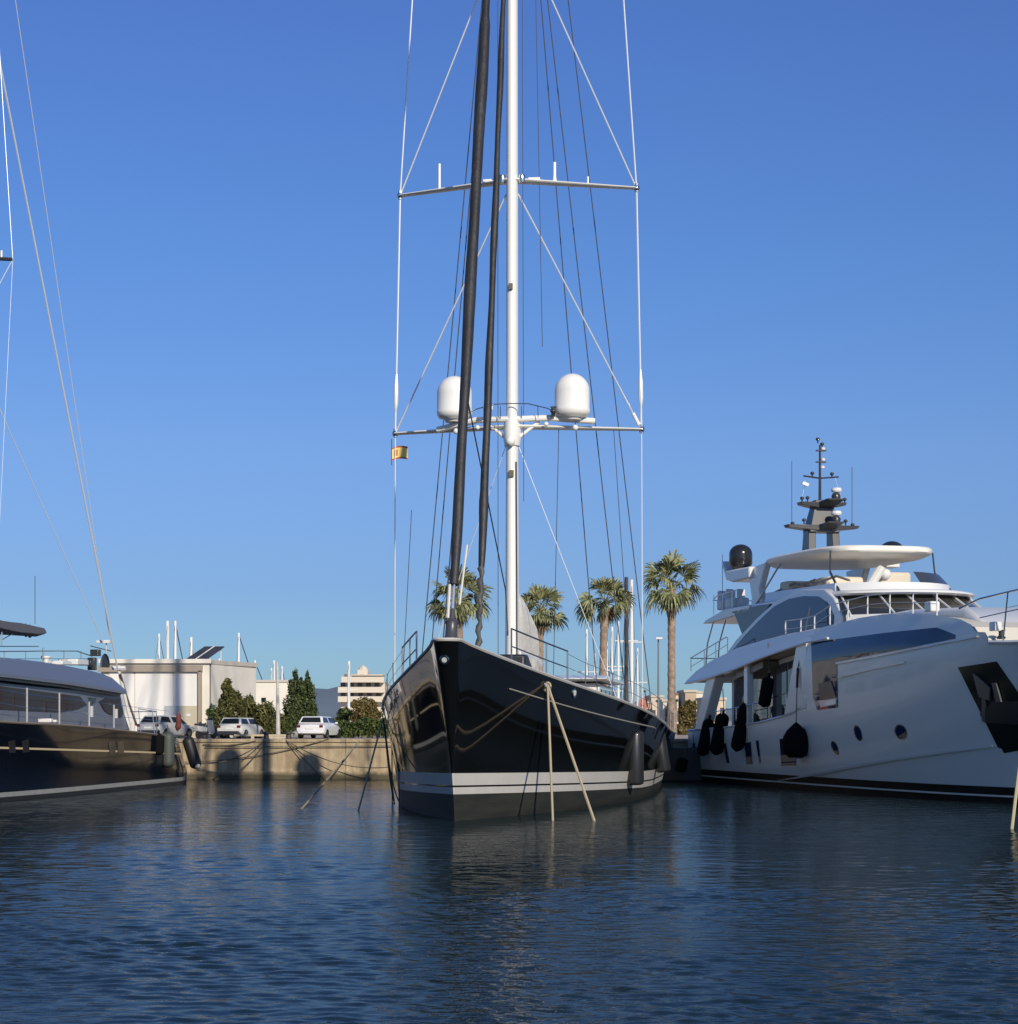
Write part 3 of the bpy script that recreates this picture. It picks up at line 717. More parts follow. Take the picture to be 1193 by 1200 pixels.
    q.prism([(19.3,3.2),(19.3,5.75),(20.3,5.68),(21.6,2.95)],-3.84,-3.7); q.prism([(19.3,3.2),(19.3,5.75),(20.3,5.68),(21.6,2.95)],3.7,3.84); q.build('side_wing',white,root,bevel=.02)
    for s_ in (-1,1):
        q=MB(); q.prism([(25.9,2.4),(26.3,2.4),(26.3,5.0),(25.9,5.05)],s_*3.78,s_*3.5); q.build('side_pillar',white,root,bevel=.03)
        q=MB(); q.prism([(31.6,2.3),(32.6,2.3),(31.0,4.6),(29.8,4.65)],s_*3.78,s_*3.3); q.build('side_pillar',white,root,bevel=.05)
        q=MB(); q.tube([(s_*3.78,19.5,4.0),(s_*3.78,22,3.75),(s_*3.78,25.8,3.35),(s_*3.78,30,3.1)],.022,6)
        for y in (21.5,23.4,25.2,27.2,29): q.tube([(s_*3.78,y,zd(y)),(s_*3.78,y,interp(y,[(19.5,4.0),(22,3.75),(25.8,3.35),(30,3.1)]))],.02,6)
        q.build('side_rail',chrome,root,smooth=True)
    # ---- upper deck band, overhanging aft
    bt_=[(19,5.72),(21,5.55),(24,5.25),(27,4.88),(30,4.6),(33.4,4.38)]
    tp=[(33.5,4.5),(32,4.95),(30,5.35),(27,5.8),(24,6.05),(21,6.2),(19,6.27)]
    for s_ in (-1,1):
        q=MB(); q.prism(bt_+tp,s_*3.68,s_*3.9); o_=q.build('upper_bulwark',white,root,bevel=.03)
        for v in o_.data.vertices:
            if v.co.z>5.35: v.co.x-=s_*(v.co.z-5.35)*.34*max(0,min(1,(31-v.co.y)/8))
        q=MB(); q.tube([(s_*3.92,y,z+.03) for y,z in reversed(bt_)]+[(s_*3.9,17,5.82)],.05,6); q.build('bulwark_molding',white,root,smooth=True)
    q=MB(); q.grid([[(x,y,z+.06) for y,z in bt_] for x in (-3.7,3.7)]); q.grid([[(x,y,z+.3) for y,z in bt_] for x in (-3.7,3.7)]); q.face([(-3.7,33.4,4.44),(3.7,33.4,4.44),(3.7,33.4,4.7),(-3.7,33.4,4.7)]); q.build('upper_deck',mat('cream_soffit',(.62,.58,.50),.5),root)
    q=MB(); q.prism([(25.4,4.75),(24.4,4.9),(24.4,5.16),(27.6,4.74),(27.6,4.5)],-3.66,-2.98); q.build('soffit_locker',mat('brown_trim',(.16,.12,.09),.4),root)
    # aft upper rail
    q=MB()
    for s_ in (-1,1):
        q.tube([(s_*3.7,28.5,6.35),(s_*3.7,31,5.95),(s_*3.7,33.4,5.55)],.025,6); q.tube([(s_*3.7,28.5,6.0),(s_*3.7,33.4,5.15)],.015,6)
        for y in(28.5,30,31.5,33.3): q.tube([(s_*3.7,y,5.0+.1*(33-y)),(s_*3.7,y,6.35-.163*(y-28.5))],.022,6)
    q.tube([(-3.7,33.4,5.55),(3.7,33.4,5.55)],.025,6)
    for x in (-2.5,-1.2,0,1.2,2.5): q.tube([(x,33.4,4.6),(x,33.4,5.55)],.02,6)
    q.build('aft_rail',chrome,root,smooth=True)
    # ---- skylounge: side walls with the sweeping arch, windshield, brow
    XS=3.05
    def prof(pts,x): return [(WY.onx(px,py,x).y,WY.onx(px,py,x).z) for px,py in pts]
    arch=prof([(842,778),(862,750),(884,725),(908,702),(934,690.5),(962,690),(974,700),(986,722),(986,735),(930,745),(880,762)],-XS)
    def lean(o_):
        for v in o_.data.vertices:
            if v.co.z>6.1: v.co.x-=(1 if v.co.x>0 else -1)*(v.co.z-6.1)*.07
    q=MB(); A=[(-XS,y,z) for y,z in arch]; B=[(-XS+.35,y,z) for y,z in arch]; q.hullprism(A,B); q.hullprism([(-a[0],a[1],a[2]) for a in A],[(-a[0],a[1],a[2]) for a in B]); q.build('skylounge_side',white,root,bevel=.05)
    for o_ in root.children:
        if o_.name.startswith('skylounge_side'): lean(o_)
    core=prof([(862,770),(880,739),(908,709),(940,700),(958,700),(970,722),(970,745)],-2.6)
    q=MB(); q.prism(core,-2.6,2.6); q.build('skylounge_core',white,root)
    gl=prof([(857,765),(874,744),(889,727),(905,711),(922,702),(940,698.5),(956,699),(967,706),(976,722),(976,733),(950,737),(915,744),(880,755)],-XS)
    for s_ in (-1,1):
        q=MB(); q.prism(gl,s_*XS+s_*.005,s_*XS+s_*.04); o_=q.build('skylounge_window',wn,root); lean(o_)
    # inner arch strip (silver) below the main arch
    # forward coachroof and windshield: bowed in plan
    def bow(t,hw,y0,depth): x=hw*t; return (x,y0-depth*(1-abs(t)**2.2))
    rows=[]
    TS=[-1+2*k/16 for k in range(17)]
    rb_=[[(bow(t,3.05,17.2,1.9)[0],bow(t,3.05,17.2,1.9)[1],6.35) for t in TS],[(bow(t,3.05,17.3,1.9)[0],bow(t,3.05,17.3,1.9)[1],6.72) for t in TS],[(bow(t,2.75,18.9,1.5)[0],bow(t,2.75,18.9,1.5)[1],7.55) for t in TS]]
    q=MB(); q.grid(rb_[:2]); q.build('windshield_coaming',white,root,smooth=True)
    q=MB(); q.grid([rb_[1],rb_[2]]); q.build('windshield',mat('windshield_glass',(.035,.033,.030),.05,spec=.7),root,smooth=True)
    for t in (-.96,-.55,-.2,.2,.55,.96):
        q=MB(); a=bow(t,3.06,17.26,1.9); c_=bow(t,2.76,18.86,1.5); q.tube([(a[0],a[1],6.7),(c_[0],c_[1],7.57)],.045,6); q.build('windshield_post',white,root)
    # brow / roof slab
    def slab(hw,y0,dep,y1,z,th,nm,m,tp_=.25):
        o=[bow(t,hw,y0,dep) for t in TS]+[(hw,y1),(-hw,y1)]
        cxx=0; q=MB()
        ring=lambda zz,sc: [(x*sc,(y-(y0+y1)/2)*sc+(y0+y1)/2,zz) for x,y in o]
        rws=[ring(z,.985),ring(z+th*.35,1.0),ring(z+th*.75,.995),ring(z+th,.97)]
        q.grid(rws,close=True); q.face(rws[0]); q.face(rws[-1]); return q.build(nm,m,root,smooth=True,ang=50)
    slab(2.82,18.3,1.7,31,7.52,.20,'skylounge_roof',white)
    # fly bridge: coaming, tinted screen, seats, helm
    o=[bow(t,2.5,19.6,1.3) for t in TS]
    q=MB(); q.grid([[(x,y,7.7) for x,y in o]+[(2.6,27,7.7)],[(x*.97,y+.2,8.1) for x,y in o]+[(2.5,27,8.15)]]); q.grid([[(-2.5,19.6,7.7),(-2.6,27,7.7)],[(-2.44,19.8,8.1),(-2.5,27,8.15)]]); q.build('flybridge_coaming',white,root,smooth=True)
    q=MB(); q.grid([[(x*.97,y+.22,8.1) for x,y in o[10:]],[(x*.9,y+.75,8.55) for x,y in o[10:]]]); q.build('flybridge_screen',mat('smoke_screen',(.05,.055,.07),.05,spec=.6),root,smooth=True)
    q=MB(); q.box((-1.2,22.2,8.1),(1.6,1.2,.8)); q.box((.9,21.8,8.2),(1.3,.9,1.0)); q.box((-.6,25.6,8.1),(3.4,.9,.9)); q.build('flybridge_seat',mat('cream_cushion',(.62,.56,.45),.7),root,bevel=.12)
    q=MB(); q.tube([(-.2,21.4,8.2),(.2,21.2,8.9)],.2,10); q.ball((.4,21.3,8.6),.22); q.build('flybridge_helm',white,root,smooth=True)
    q=MB(); 
    for k in range(3): q.tube([(-2.4,26.5-k*2.2,8.1+.05*k),(-2.1,24.8-k*2.2,8.42),(-1.9,23.6-k*2.0,8.2)],.05,6)
    q.build('folded_awning',mat('taupe_cloth',(.25,.22,.19),.8),root,smooth=True)
    # hardtop
    hard=mat('bounce_tinted_hardtop',(.86,.81,.73),.35)  # warm pale colour stands in for light bounced up from the deck
    ring=lambda zz,sx_,sy_: [(2.55*sx_*(abs(math.cos(a))**.45)*(1 if math.cos(a)>=0 else -1),24.3+4.3*sy_*(abs(math.sin(a))**.6)*(1 if math.sin(a)>=0 else -1),zz) for a in [2*math.pi*k/48 for k in range(48)]]
    q=MB(); rws=[ring(9.24,.78,.82),ring(9.27,.90,.92),ring(9.37,.975,.98),ring(9.43,1,1),ring(9.56,1.005,1.003),ring(9.64,.97,.985),ring(9.70,.7,.8)]
    q.grid(rws,close=True); q.face(rws[0]); q.face(rws[-1]); q.build('hardtop',[hard],root,smooth=True,ang=50)
    q=MB()
    for s_ in(-1,1):
        q.hullprism([(s_*2.45,27.2,9.5),(s_*2.45,29.4,9.3),(s_*2.45,28.9,8.0),(s_*2.45,29.2,7.4),(s_*2.45,27.6,7.4),(s_*2.45,28.0,8.4)],[(s_*2.15,27.2,9.5),(s_*2.15,29.4,9.3),(s_*2.15,28.9,8.0),(s_*2.15,29.2,7.4),(s_*2.15,27.6,7.4),(s_*2.15,28.0,8.4)])
    q.build('hardtop_arch',white,root,bevel=.06)
    for s_ in (-1,1):
        q=MB(); q.tube([(s_*2.35,25.6,9.4),(s_*2.5,28.2,7.75)],.04,8); q.build('hardtop_strut',chrome,root,smooth=True)
        q=MB(); q.tube([(s_*2.2,20.8,9.45),(s_*2.25,20.7,8.6)],.035,8); q.tube([(s_*2.25,20.7,8.6),(s_*2.5,18.7,7.3)],.05,8); q.build('hardtop_post',dark,root,smooth=True)
    # fly deck aft extension with soffit, poles
    q=MB(); q.prism([(28,7.45),(28,7.7),(31,7.68),(33.6,7.3),(34.0,7.15),(33,7.14),(30,7.3)],-2.9,2.9); q.build('fly_deck_aft',white,root,bevel=.04)
    q=MB()
    for s_ in (-1,1):
        for y,lean in ((33.2,.3),(31.6,.3)): q.tube([(s_*2.8,y-.4,7.2),(s_*2.95,y,6.2),(s_*3.0,y+lean*.5,4.8)],.035,8)
    q.build('deck_pole',chrome,root,smooth=True)
    wing=prof([(866,735),(876,712),(880,690),(887,712),(884,730)],-2.9)
    for s_ in (-1,1):
        q=MB(); q.prism([(28.6,6.2),(29.8,7.4),(30.2,7.5),(27.0,7.6),(25.5,7.6)],s_*2.9,s_*2.7); q.build('side_glass_wing',wn,root)
    q=MB()
    for s_ in (-1,1):
        q.tube([(s_*2.75,30,8.45),(s_*2.75,32.5,8.35),(s_*2.6,33.4,8.2)],.025,6)
        for y in (30.5,31.7,32.9): q.tube([(s_*2.75,y,7.5),(s_*2.75,y,8.4)],.02,6)
    q.tube([(-2.6,33.4,8.2),(2.6,33.4,8.2)],.025,6); q.build('fly_rail',chrome,root,smooth=True)
    q=MB()
    for x,y in ((-2.4,32.6),(-2.2,31.9),(-2.0,31.2),(-2.45,31.4)): 
        q.box((x,y,7.95),(.45,.45,.5),rot=.3); q.box((x,y+.2,8.35),(.45,.1,.5),rot=.3)
    q.build('deck_chair',white,root,bevel=.08)
    # black radomes on brackets
    rb=mat('black_radome',(.02,.02,.022),.18,coat=.3)
    def dome(x,y,z,r,h):
        q=MB(); prof_=[(.001,0),(r*.6,0),(r*.92,h*.16),(r,h*.25),(r,h*.6)]+[(r*math.cos(R(a)),h*.6+h*.4*math.sin(R(a))) for a in range(10,90,10)]+[(.001,h)]
        q.lathe(prof_,(x,y,z),32); q.build('satellite_dome',rb,root,smooth=True,ang=50)
    dome(-2.2,30.9,9.42,.52,1.13); dome(2.9,26.2,9.4,.52,1.0)
    q=MB(); q.prism([(28.7,9.25),(28.7,9.4),(31.6,9.42),(32.0,9.9),(32.2,9.8),(31.6,9.0),(30.8,8.85),(28.7,8.9)],-2.65,-1.75); q.lathe([(.3,0),(.34,.15)],(-2.2,30.9,9.3),16); q.build('dome_bracket',white,root,bevel=.08)
    q=MB(); q.box((2.75,26.2,9.35),(.7,.8,.2)); q.build('dome_bracket',white,root,bevel=.04)
    q=MB(); q.tube([(-2.55,32.3,7.6),(-2.55,32.3,10.2)],.014,5); q.build('whip_antenna',dark,root)
    # mast
    my=26.9; grey=mat('mast_grey',(.055,.056,.06),.35,coat=.3)
    mr=MB()
    for s_ in (-1,1):
        mr.hullprism([(s_*.75,my-.3,9.7),(s_*.75,my+.5,9.7),(s_*.4,my+.5,9.7),(s_*.4,my-.3,9.7)],[(s_*.7,my-.2,11.1),(s_*.7,my+.4,11.1),(s_*.36,my+.4,11.1),(s_*.36,my-.2,11.1)])
    mr.hullprism([(-.7,my-.35,11.0),(-.7,my+.5,11.0),(.7,my+.5,11.0),(.7,my-.35,11.0)],[(-.35,my-.15,12.7),(-.35,my+.3,12.7),(.4,my+.3,12.7),(.4,my-.15,12.7)])
    mst=mr.build('radar_mast',grey,root,bevel=.03)
    for z,hw,th in ((11.35,1.65,.22),(12.55,1.05,.16)):
        for s_ in(-1,1):
            q=MB(); q.hullprism([(s_*.3,my-.45,z-.28),(s_*.3,my+.45,z-.28),(s_*.3,my+.45,z),(s_*.3,my-.45,z)],[(s_*hw*.95,my-.2,z-.12),(s_*hw*.95,my+.3,z-.12),(s_*hw,my+.3,z+.03),(s_*hw,my-.25,z+.03)]); q.build('mast_wing',grey,mst,bevel=.02)
        q=MB(); q.hullprism([(-.35,my-.3,z-.25),(.45,my-.3,z-.25),(.45,my-.3,z),(-.35,my-.3,z)],[(-.2,my-1.1,z+.05),(.55,my-1.1,z+.05),(.55,my-1.1,z+.12),(-.2,my-1.1,z+.12)]); q.build('radar_shelf',dark,mst,bevel=.02)
        q=MB(); q.lathe([(.18,0),(.2,.15),(.13,.3)],(.3,my-.8,z+.13),14); q.build('radar_base',dark,mst,smooth=True)
        q=MB(); q.lathe([(.02,0),(.2,.03),(.24,.12),(.2,.24),(.02,.28)],(.32,my-.8,z+.45),18); q.build('radar_dome',white,mst,smooth=True)
    q=MB(); q.tube([(-.1,my,12.6),(-.1,my,15.6)],[.07,.045],8); q.tube([(-.85,my,13.95),(-.1,my,13.85),(.75,my,13.95)],.045,6); q.box((-.05,my,14.7),(.42,.2,.06)); q.box((-.05,my,15.3),(.42,.2,.06)); q.build('mast_pole',dark,mst,smooth=True)
    q=MB()
    for x,y,z in ((-.45,0,14.1),(.45,0,14.1),(0.0,0,15.65),(-.2,0,15.9),(-1.0,-.2,12.75),(-.75,-.2,12.78),(.95,-.2,12.75),(-.95,-.3,11.6),(.95,-.3,11.6),(-1.35,0,11.45),(1.4,0,11.45)):
        q.tube([(x,my+y,z-.22),(x,my+y,z)],.03,6); q.ball((x,my+y,z),.09)
    q.build('navigation_light',dark,mst,smooth=True)
    q=MB()
    for x,z in ((.02,14.85),(.02,15.42),(.0,14.45)): q.lathe([(.09,0),(.1,.1),(.05,.14)],(x,my-.05,z-.08),12)
    q.box((-.85,my-.2,13.5),(.3,.1,.16),tilt=(0,.4)); q.build('signal_lamp',white,mst,smooth=True)
    q=MB(); q.tube([(-.95,my,12.6),(-.75,my,13.7)],.01,4); q.tube([(.95,my,12.6),(.6,my,13.9)],.01,4); q.build('flag_halyard',white,mst)
    for s_,h in ((-1,14.7),(1,14.5)):
        q=MB(); q.tube([(s_*1.38,my,11.3),(s_*1.38,my,h)],.015,5); q.build('whip_antenna',dark,mst)
    mst.scale=(1,1,.815); mst.location=(0,0,9.7*(1-.815))
    # forward stanchion rail on the band top
    def zb(y): return sm(y,ZD)
    q=MB(); tops=[]
    for px in (918,936,952,970,991,1014,1040,1067,1095):
        y=WY.onx(px,720,-3.75).y; z=zb(min(y,19)) if y<19 else 6.2
        h=.5 if px<960 else .72
        q.tube([(-3.66,y,z),(-3.66,y,z+h)],.028,8); tops.append((-3.66,y,z+h))
        q.tube([(3.66,y,z),(3.66,y,z+h)],.028,8)
    q.tube(tops,.02,6); q.tube([(-a,b_,c_) for a,b_,c_ in tops],.02,6)
    q.tube([(a,b_,c_-.33) for a,b_,c_ in tops],.012,6)
    q.build('stanchion_rail',mat('rail_white',(.7,.7,.7),.3),root,smooth=True)
    # bow rail
    q=MB(); br=[]
    for s,h in ((7.2,.35),(6,.95),(4.5,1.6),(2.5,1.8),(0,1.85),(-1.5,1.85),(-3.0,1.7)):
        x=max(.05,sm(s,HD)-.15); br.append((x,s,sm(s,ZD)+h))
    q.tube([(-a,b_,c_) for a,b_,c_ in br]+list(reversed(br)),.035,8)
    low=[(a,b_,c_-.62) for a,b_,c_ in br[1:]]
    q.tube([(-a,b_,c_) for a,b_,c_ in low]+list(reversed(low)),.02,6)
    for k in (2,3,4,5):
        a,b_,c_=br[k]
        for s_ in(-1,1): q.tube([(s_*a,b_,c_),(s_*a,b_+.35,sm(b_,ZD)-.1)],.026,6)
    q.build('bow_rail',chrome,root,smooth=True)
    q=MB(); q.box((-3.3,9.4,6.6),(.35,.5,.35)); q.box((-3.0,5.4,5.75),(.3,.35,.3)); q.build('deck_locker',white,root,bevel=.04)
    q=MB(); q.lathe([(.12,0),(.16,.06),(.08,.12),(.08,.24),(.16,.3)],(-2.7,5.6,5.35),14); q.lathe([(.12,0),(.16,.06),(.08,.12),(.08,.24),(.16,.3)],(-1.9,3.0,5.3),14); q.build('windlass_drum',dark,root,smooth=True)
    q=MB(); q.tube([(1.2,9,6.6),(1.2,9,8.1)],[.05,.03],8); q.tube([(1.2,9,8.1),(1.2,9,8.6)],.012,6); q.build('jackstaff',white,root)
    return root,bv
wy_root,wy_bvh=white_yacht()

# ------------------------------------------------------------------ left yacht
LY=Fr(-16.95-3.5*math.cos(R(9)),68.2+3.5*math.sin(R(9)),-9)
def left_yacht():
    root=thing('sailing_yacht','dark navy sailing yacht moored left with gold stripe and grey pilothouse','sailing yacht',tuple(LY.o),LY.rot)
    hm=mat('navy_hull_gloss',(.004,.006,.012),.06,coat=.0,spec=.32)
    bs=mat('pale_boot_stripe',(.30,.31,.31),.4,var=.1); af=mat('black_antifoul',(.02,.022,.024),.6)
    gold=mat('gold_stripe',(.62,.50,.30),.35)
    HD=[(-17,.2),(-15,1.1),(-12,2.1),(-7,3.1),(-2,3.5),(5,3.6),(12,3.55),(17,3.5),(22.5,3.3)]
    HW=[(-17,.03),(-15,.1),(-12,1.0),(-7,2.3),(-2,3.1),(5,3.5),(12,3.45),(17,3.4),(22.5,3.2)]
    SH=[(-17,4.3),(-12,3.6),(-6,3.0),(0,2.7),(8,2.52),(14.7,2.27),(18.5,2.1),(22.5,2.0)]
    rows=[]
    for k in range(30):
        t=k/29; row=[]
        zsh=None
        for fz in (-.9,-.02,.0,.14,.30,.55,.9,1.2,-1,-2,-3,-4,-5):
            s=-17+39.4*t
            zsd=sm(s,SH)
            gz=interp(s,[(-17,2.3),(0,1.78),(15,1.42),(21,1.25)])
            z=fz if fz>-.95 else {-1:gz,-2:gz+.07,-3:gz+(zsd-gz)*.45,-4:gz+(zsd-gz)*.8,-5:zsd}[fz]
            # stern rounds inward, stem rakes
            s0=-15+(-2)*min(1,max(0,z)/3.5); s1=22.3 if z<.6 else 22.3-1.9*((z-.6)/1.6)**.8
            if z<0: s1=22.0
            s=s0+(s1-s0)*t; v=max(0,z)/zsd
            x=sm(s,HW)+(sm(s,HD)-sm(s,HW))*v**.8
            # rounded quarter
            e=(1-t)*39
            if e<2.6: x*=math.sqrt(max(0,1-((2.6-e)/2.6)**2))*.3+.70
            if z<0: x*=.8
            if k==0: x=.04
            row.append((x,s,z))
        rows.append(row)
    def mf(i,j): return {0:2,1:2,2:2,3:1}.get(j,3 if j==8 else 0)
    b=MB(); b.grid(rows,mf=mf); b.grid([[(-p[0],p[1],p[2]) for p in r] for r in rows],mf=mf)
    l=rows[-1]
    for k in range(len(l)-1): b.face([l[k],l[k+1],(-l[k+1][0],)+l[k+1][1:],(-l[k][0],)+l[k][1:]],mf(0,k))
    hull=b.build('hull',[hm,bs,af,gold],root,smooth=True,ang=40)
    bv=bvh_of(hull)
    top=[r[-1] for r in rows]
    d=MB(); d.grid([[(p[0]-.04,p[1],p[2]-.06) for p in top],[(-p[0]+.04,p[1],p[2]-.06) for p in top]]); d.build('deck',mat('teak_deck2',(.33,.25,.17),.7,var=.15,vscale=5),root)
    q=MB(); q.tube([(p[0],p[1],p[2]) for p in top],.045,6); q.tube([(-p[0],p[1],p[2]) for p in top],.045,6); q.build('cap_rail',mat('bronze_rail',(.22,.17,.11),.4),root,smooth=True)
    # portlight pairs
    for cx,cy in ((14,875),(30,874.5),(131,875.5),(141,875.5)):
        decal('portlight',LY,bv,[(cx-4,cy-6),(cx+3,cy-7.5),(cx+4,cy+7),(cx-3,cy+7.5)],mat('portlight_glass',(.03,.03,.035),.05),root,off=.02,step=20)
        pass
    grey=mat('silver_superstructure',(.155,.175,.235),.38,coat=.15,metal=.2)
    # lower house: wall with wrap windows
    def prof(pts,x): return [(LY.onx(px,py,x).y,LY.onx(px,py,x).z) for px,py in pts]
    def mirror(pts,x,xi,nm,m,**k):
        q=MB(); q.hullprism([(x,y,z) for y,z in pts],[(xi,y,z) for y,z in pts]); q.hullprism([(-x,y,z) for y,z in pts],[(-xi,y,z) for y,z in pts]); return q.build(nm,m,root,**k)
    wall=prof([(0,799),(60,805),(110,809),(141,811),(146,836),(153,856)],2.45)
    wall=[(-9.5,2.4),(-7.5,4.15)]+wall
    q=MB(); q.prism(wall,-2.45,2.45); q.build('pilothouse_wall',grey,root,bevel=.05)
    g=mat('pink_reflection_window',(.030,.018,.022),.06,spec=.18)  # pinkish reflection put into the dark glass colour
    w1=[(-6.8,3.2),(-6.3,4.0)]+prof([(0,804),(60,812),(93,816),(101,826),(90,831),(70,834.5),(35,833),(0,831)],2.46)
    w2=prof([(104,817),(113,818),(110,824),(105,826)],2.46)
    w3=prof([(116,822),(124,818),(140,819.5),(144,836),(141,841),(131,839),(122,833)],2.46)
    for wq in (w1,w3): mirror(wq,2.49,2.452,'pilothouse_window',g)
    mirror(w2,2.49,2.452,'pilothouse_window',dark)
    # upper roof mass, rounded, overhanging
    up=prof([(0,797),(60,803),(110,810),(141,813),(143,808),(141,795),(132,787),(110,782),(80,777),(50,773),(20,779),(0,789)],2.75)
    roof=[(-9,4.2)]+up+[(-5,4.9),(-8.6,4.55)]
    rr=MB(); 
    secs=[(2.78,0.0),(2.7,.12),(2.45,.3),(1.8,.42),(0,.5)]
    base=[(y,z) for y,z in up]
    zmin=lambda y: interp(y,[(-9,4.35),(2.5,4.2),(8.2,4.05),(14.5,3.78)])
    rings=[]
    for x,dz in [(-2.78,0),(-2.72,.15),(-2.5,.45),(-1.9,.62),(0,.7),(1.9,.62),(2.5,.45),(2.72,.15),(2.78,0)]:
        row=[]
        for y in [-9+23.4*k/24 for k in range(25)]:
            zt=interp(y,[(-9,4.5),(-5,4.75),(0,4.9),(4,5.0),(8,4.95),(12,4.75),(13.5,4.55),(14.4,4.2)])
            row.append((x,y,zmin(y)+.12+(zt-zmin(y)-.12)*(dz/.7 if dz<.45 else .8+(dz-.45)*.8)))
        rings.append(row)
    rr.grid(rings); rr.grid([[(x,y,zmin(y)) for y in [-9+23.4*k/24 for k in range(25)]] for x in (-2.78,2.78)])
    for x in(-2.78,2.78): rr.grid([[(x,y,zmin(y)) for y in [-9+23.4*k/24 for k in range(25)]],[(x,y,zmin(y)+.12) for y in [-9+23.4*k/24 for k in range(25)]]])
    a=[r[-1] for r in rings]; rr.face(a+[(2.78,14.4,zmin(14.4)),(-2.78,14.4,zmin(14.4))])
    rr.build('pilothouse_roof',grey,root,smooth=True,ang=40)
    mirror([(y,zmin(y)+.02) for y in (-8,2.5,8.2,14.3)]+[(y,zmin(y)-.1) for y in (14.1,8.2,2.5,-8)],2.6,2.45,'roof_shade_strip',dark)  # solid dark strip paints in the shade under the roof edge
    # side-deck stanchions
    for px,top_y,m_ in ((30,806,0),(68,812,0),(103,818,1),(132,822,1)):
        p=LY.onx(px,846 if px<80 else 850,3.3); h=(846-top_y)/F*LY.world(p).y
        q=MB(); q.tube([(3.35,p.y,p.z-.1),(3.35,p.y,p.z+h)],.035,8)
        o=q.build('stanchion',mat('pale_stanchion',(.36,.36,.38),.35),root)
        if m_:
            q=MB(); q.tube([(3.4,p.y+.1,p.z+h*.35),(3.4,p.y+.1,p.z+h*.8)],.075,10); q.build('stanchion_sleeve',mat('sleeve_grey',(.42,.43,.45),.5),o,smooth=True)
    q=MB()
    for hz in (1.0,.55): q.tube([(3.36,y,interp(y,[(-16,4),(0,2.72),(20,2.05)])+hz) for y in (-16,-10,-4,2,6,10,14,18)],.008,5)
    q.build('lifeline',chrome,root)
    q=MB(); q.box((3.1,5.0,2.72),(.5,.25,.14)); q.box((3.1,5.7,2.7),(.3,.2,.1)); q.build('cleat',white,root,bevel=.03)
    # fly deck rails & gear
    q=MB()
    def onf(px,py,x=1.8): p=LY.onx(px,py,x); return (p.x,p.y,p.z)
    q.tube([onf(-30,763),onf(0,763.5),onf(50,763),onf(90,763)],.022,6); q.tube([onf(90,763),onf(108,769)],.022,6); q.tube([onf(0,757.5),onf(45,757.5)],.02,6)
    q.tube([onf(0,772),onf(60,772),onf(105,772)],.012,6)
    for px in (5,30,50,75,95): q.tube([onf(px,763),onf(px,778)],.018,6)
    q.build('fly_rail',mat('fly_rail_steel',(.25,.27,.30),.3,metal=.8),root,smooth=True)
    q=MB(); p=onf(54,772); q.lathe([(.1,-.2),(.14,0),(.2,.04),(.2,.1)],p,12); p=onf(86,776); q.box(p,(.8,1.2,.22)); q.box(onf(70,777),(.6,1.0,.15)); q.build('deck_gear',white,root,bevel=.03)
    q=MB(); q.tube([onf(50,772),onf(51,759)],.03,6); q.build('winch_handle',dark,root)
    q=MB(); p=Vector(onf(123,782)); 
    rws=[[(p.x+a*c_,p.y+b_*c_,p.z+z) for a,b_ in ((-.2,0),(0,-.35),(.2,0),(0,.35))] for z,c_ in ((0,1),(.25,1),(.45,.7),(.55,.25))]
    q.grid(rws,close=True); q.face(rws[-1]); q.build('ventilator_cowl',dark,root,smooth=True)
    q=MB(); q.box(onf(112,765),(.35,.35,.26)); q.box(onf(100,777),(.6,.4,.2)); q.box(onf(108,778),(.3,.3,.5)); q.build('instrument_pod',dark,root,bevel=.03)
    q=MB(); p=onf(122,752); q.box(p,(.55,.3,.12)); q.tube([(p[0]+.1,p[1],p[2]),onf(124,770)],.025,6); q.build('radar_scanner',white,root,bevel=.02)
    q=MB(); q.tube([onf(106,757),onf(130,763)],.02,6); q.build('davit_arm',dark,root)
    # bimini
    bim=mat('grey_bimini',(.085,.085,.10),.8,bump=.03,bscale=4)
    q=MB(); rws=[]
    A=LY.onx(0,717,1.6); B=LY.onx(52,727,1.6)
    for k in range(11):
        t=k/10; y=A.y-4+(B.y-A.y+4)*t; z=6.5-.18*t
        row=[]
        e=1 if 0<k<10 else .6
        for x,dz in ((-1.7,-.32),(-1.6,-.05),(-1,.1),(0,.16),(1,.1),(1.6,-.05),(1.7,-.32),(1.6,-.42),(0,-.3),(-1.6,-.42)): row.append((x,y,z-.1+dz*e+.02*math.sin(k*1.4+x)))
        rws.append(row)
    q.grid(rws,close=True); q.face(rws[0]); q.face(rws[-1]); q.build('bimini',bim,root,smooth=True,ang=60)
    q=MB(); q.tube([onf(2,757,1.5),onf(2,737,1.5)],.03,6); q.tube([onf(2,750,1.5),onf(28,735,1.5)],.018,6); q.tube([(-1.5,1.8,5),(-1.5,1.8,6.2)],.03,6); q.tube([onf(0,738,1.5),onf(30,741,1.5)],.01,5); q.build('bimini_frame',chrome,root,smooth=True)
    q=MB()
    for px,py in ((30.5,741),(35,742)): p=onf(px,py,1.5); q.ball(p,.1,8,sz=1.8); q.tube([p,(p[0],p[1],p[2]+.35)],.01,4)
    q.build('hanging_lamp',dark,root,smooth=True)
    q=MB(); q.tube([onf(41,731,1.2),onf(41,675,1.2)],.012,5); q.build('whip_antenna',dark,root)
    # mast (off the picture to the left), spreaders and stays
    my=-1.8
    def el(z,w_): return [(w_*math.cos(a),my+w_*1.6*math.sin(a),z) for a in [2*math.pi*k/16 for k in range(16)]]
    q=MB(); q.grid([el(2.5,.2),el(20,.18),el(38,.1)],close=True); mast=q.build('mast',whitem,root,smooth=True)
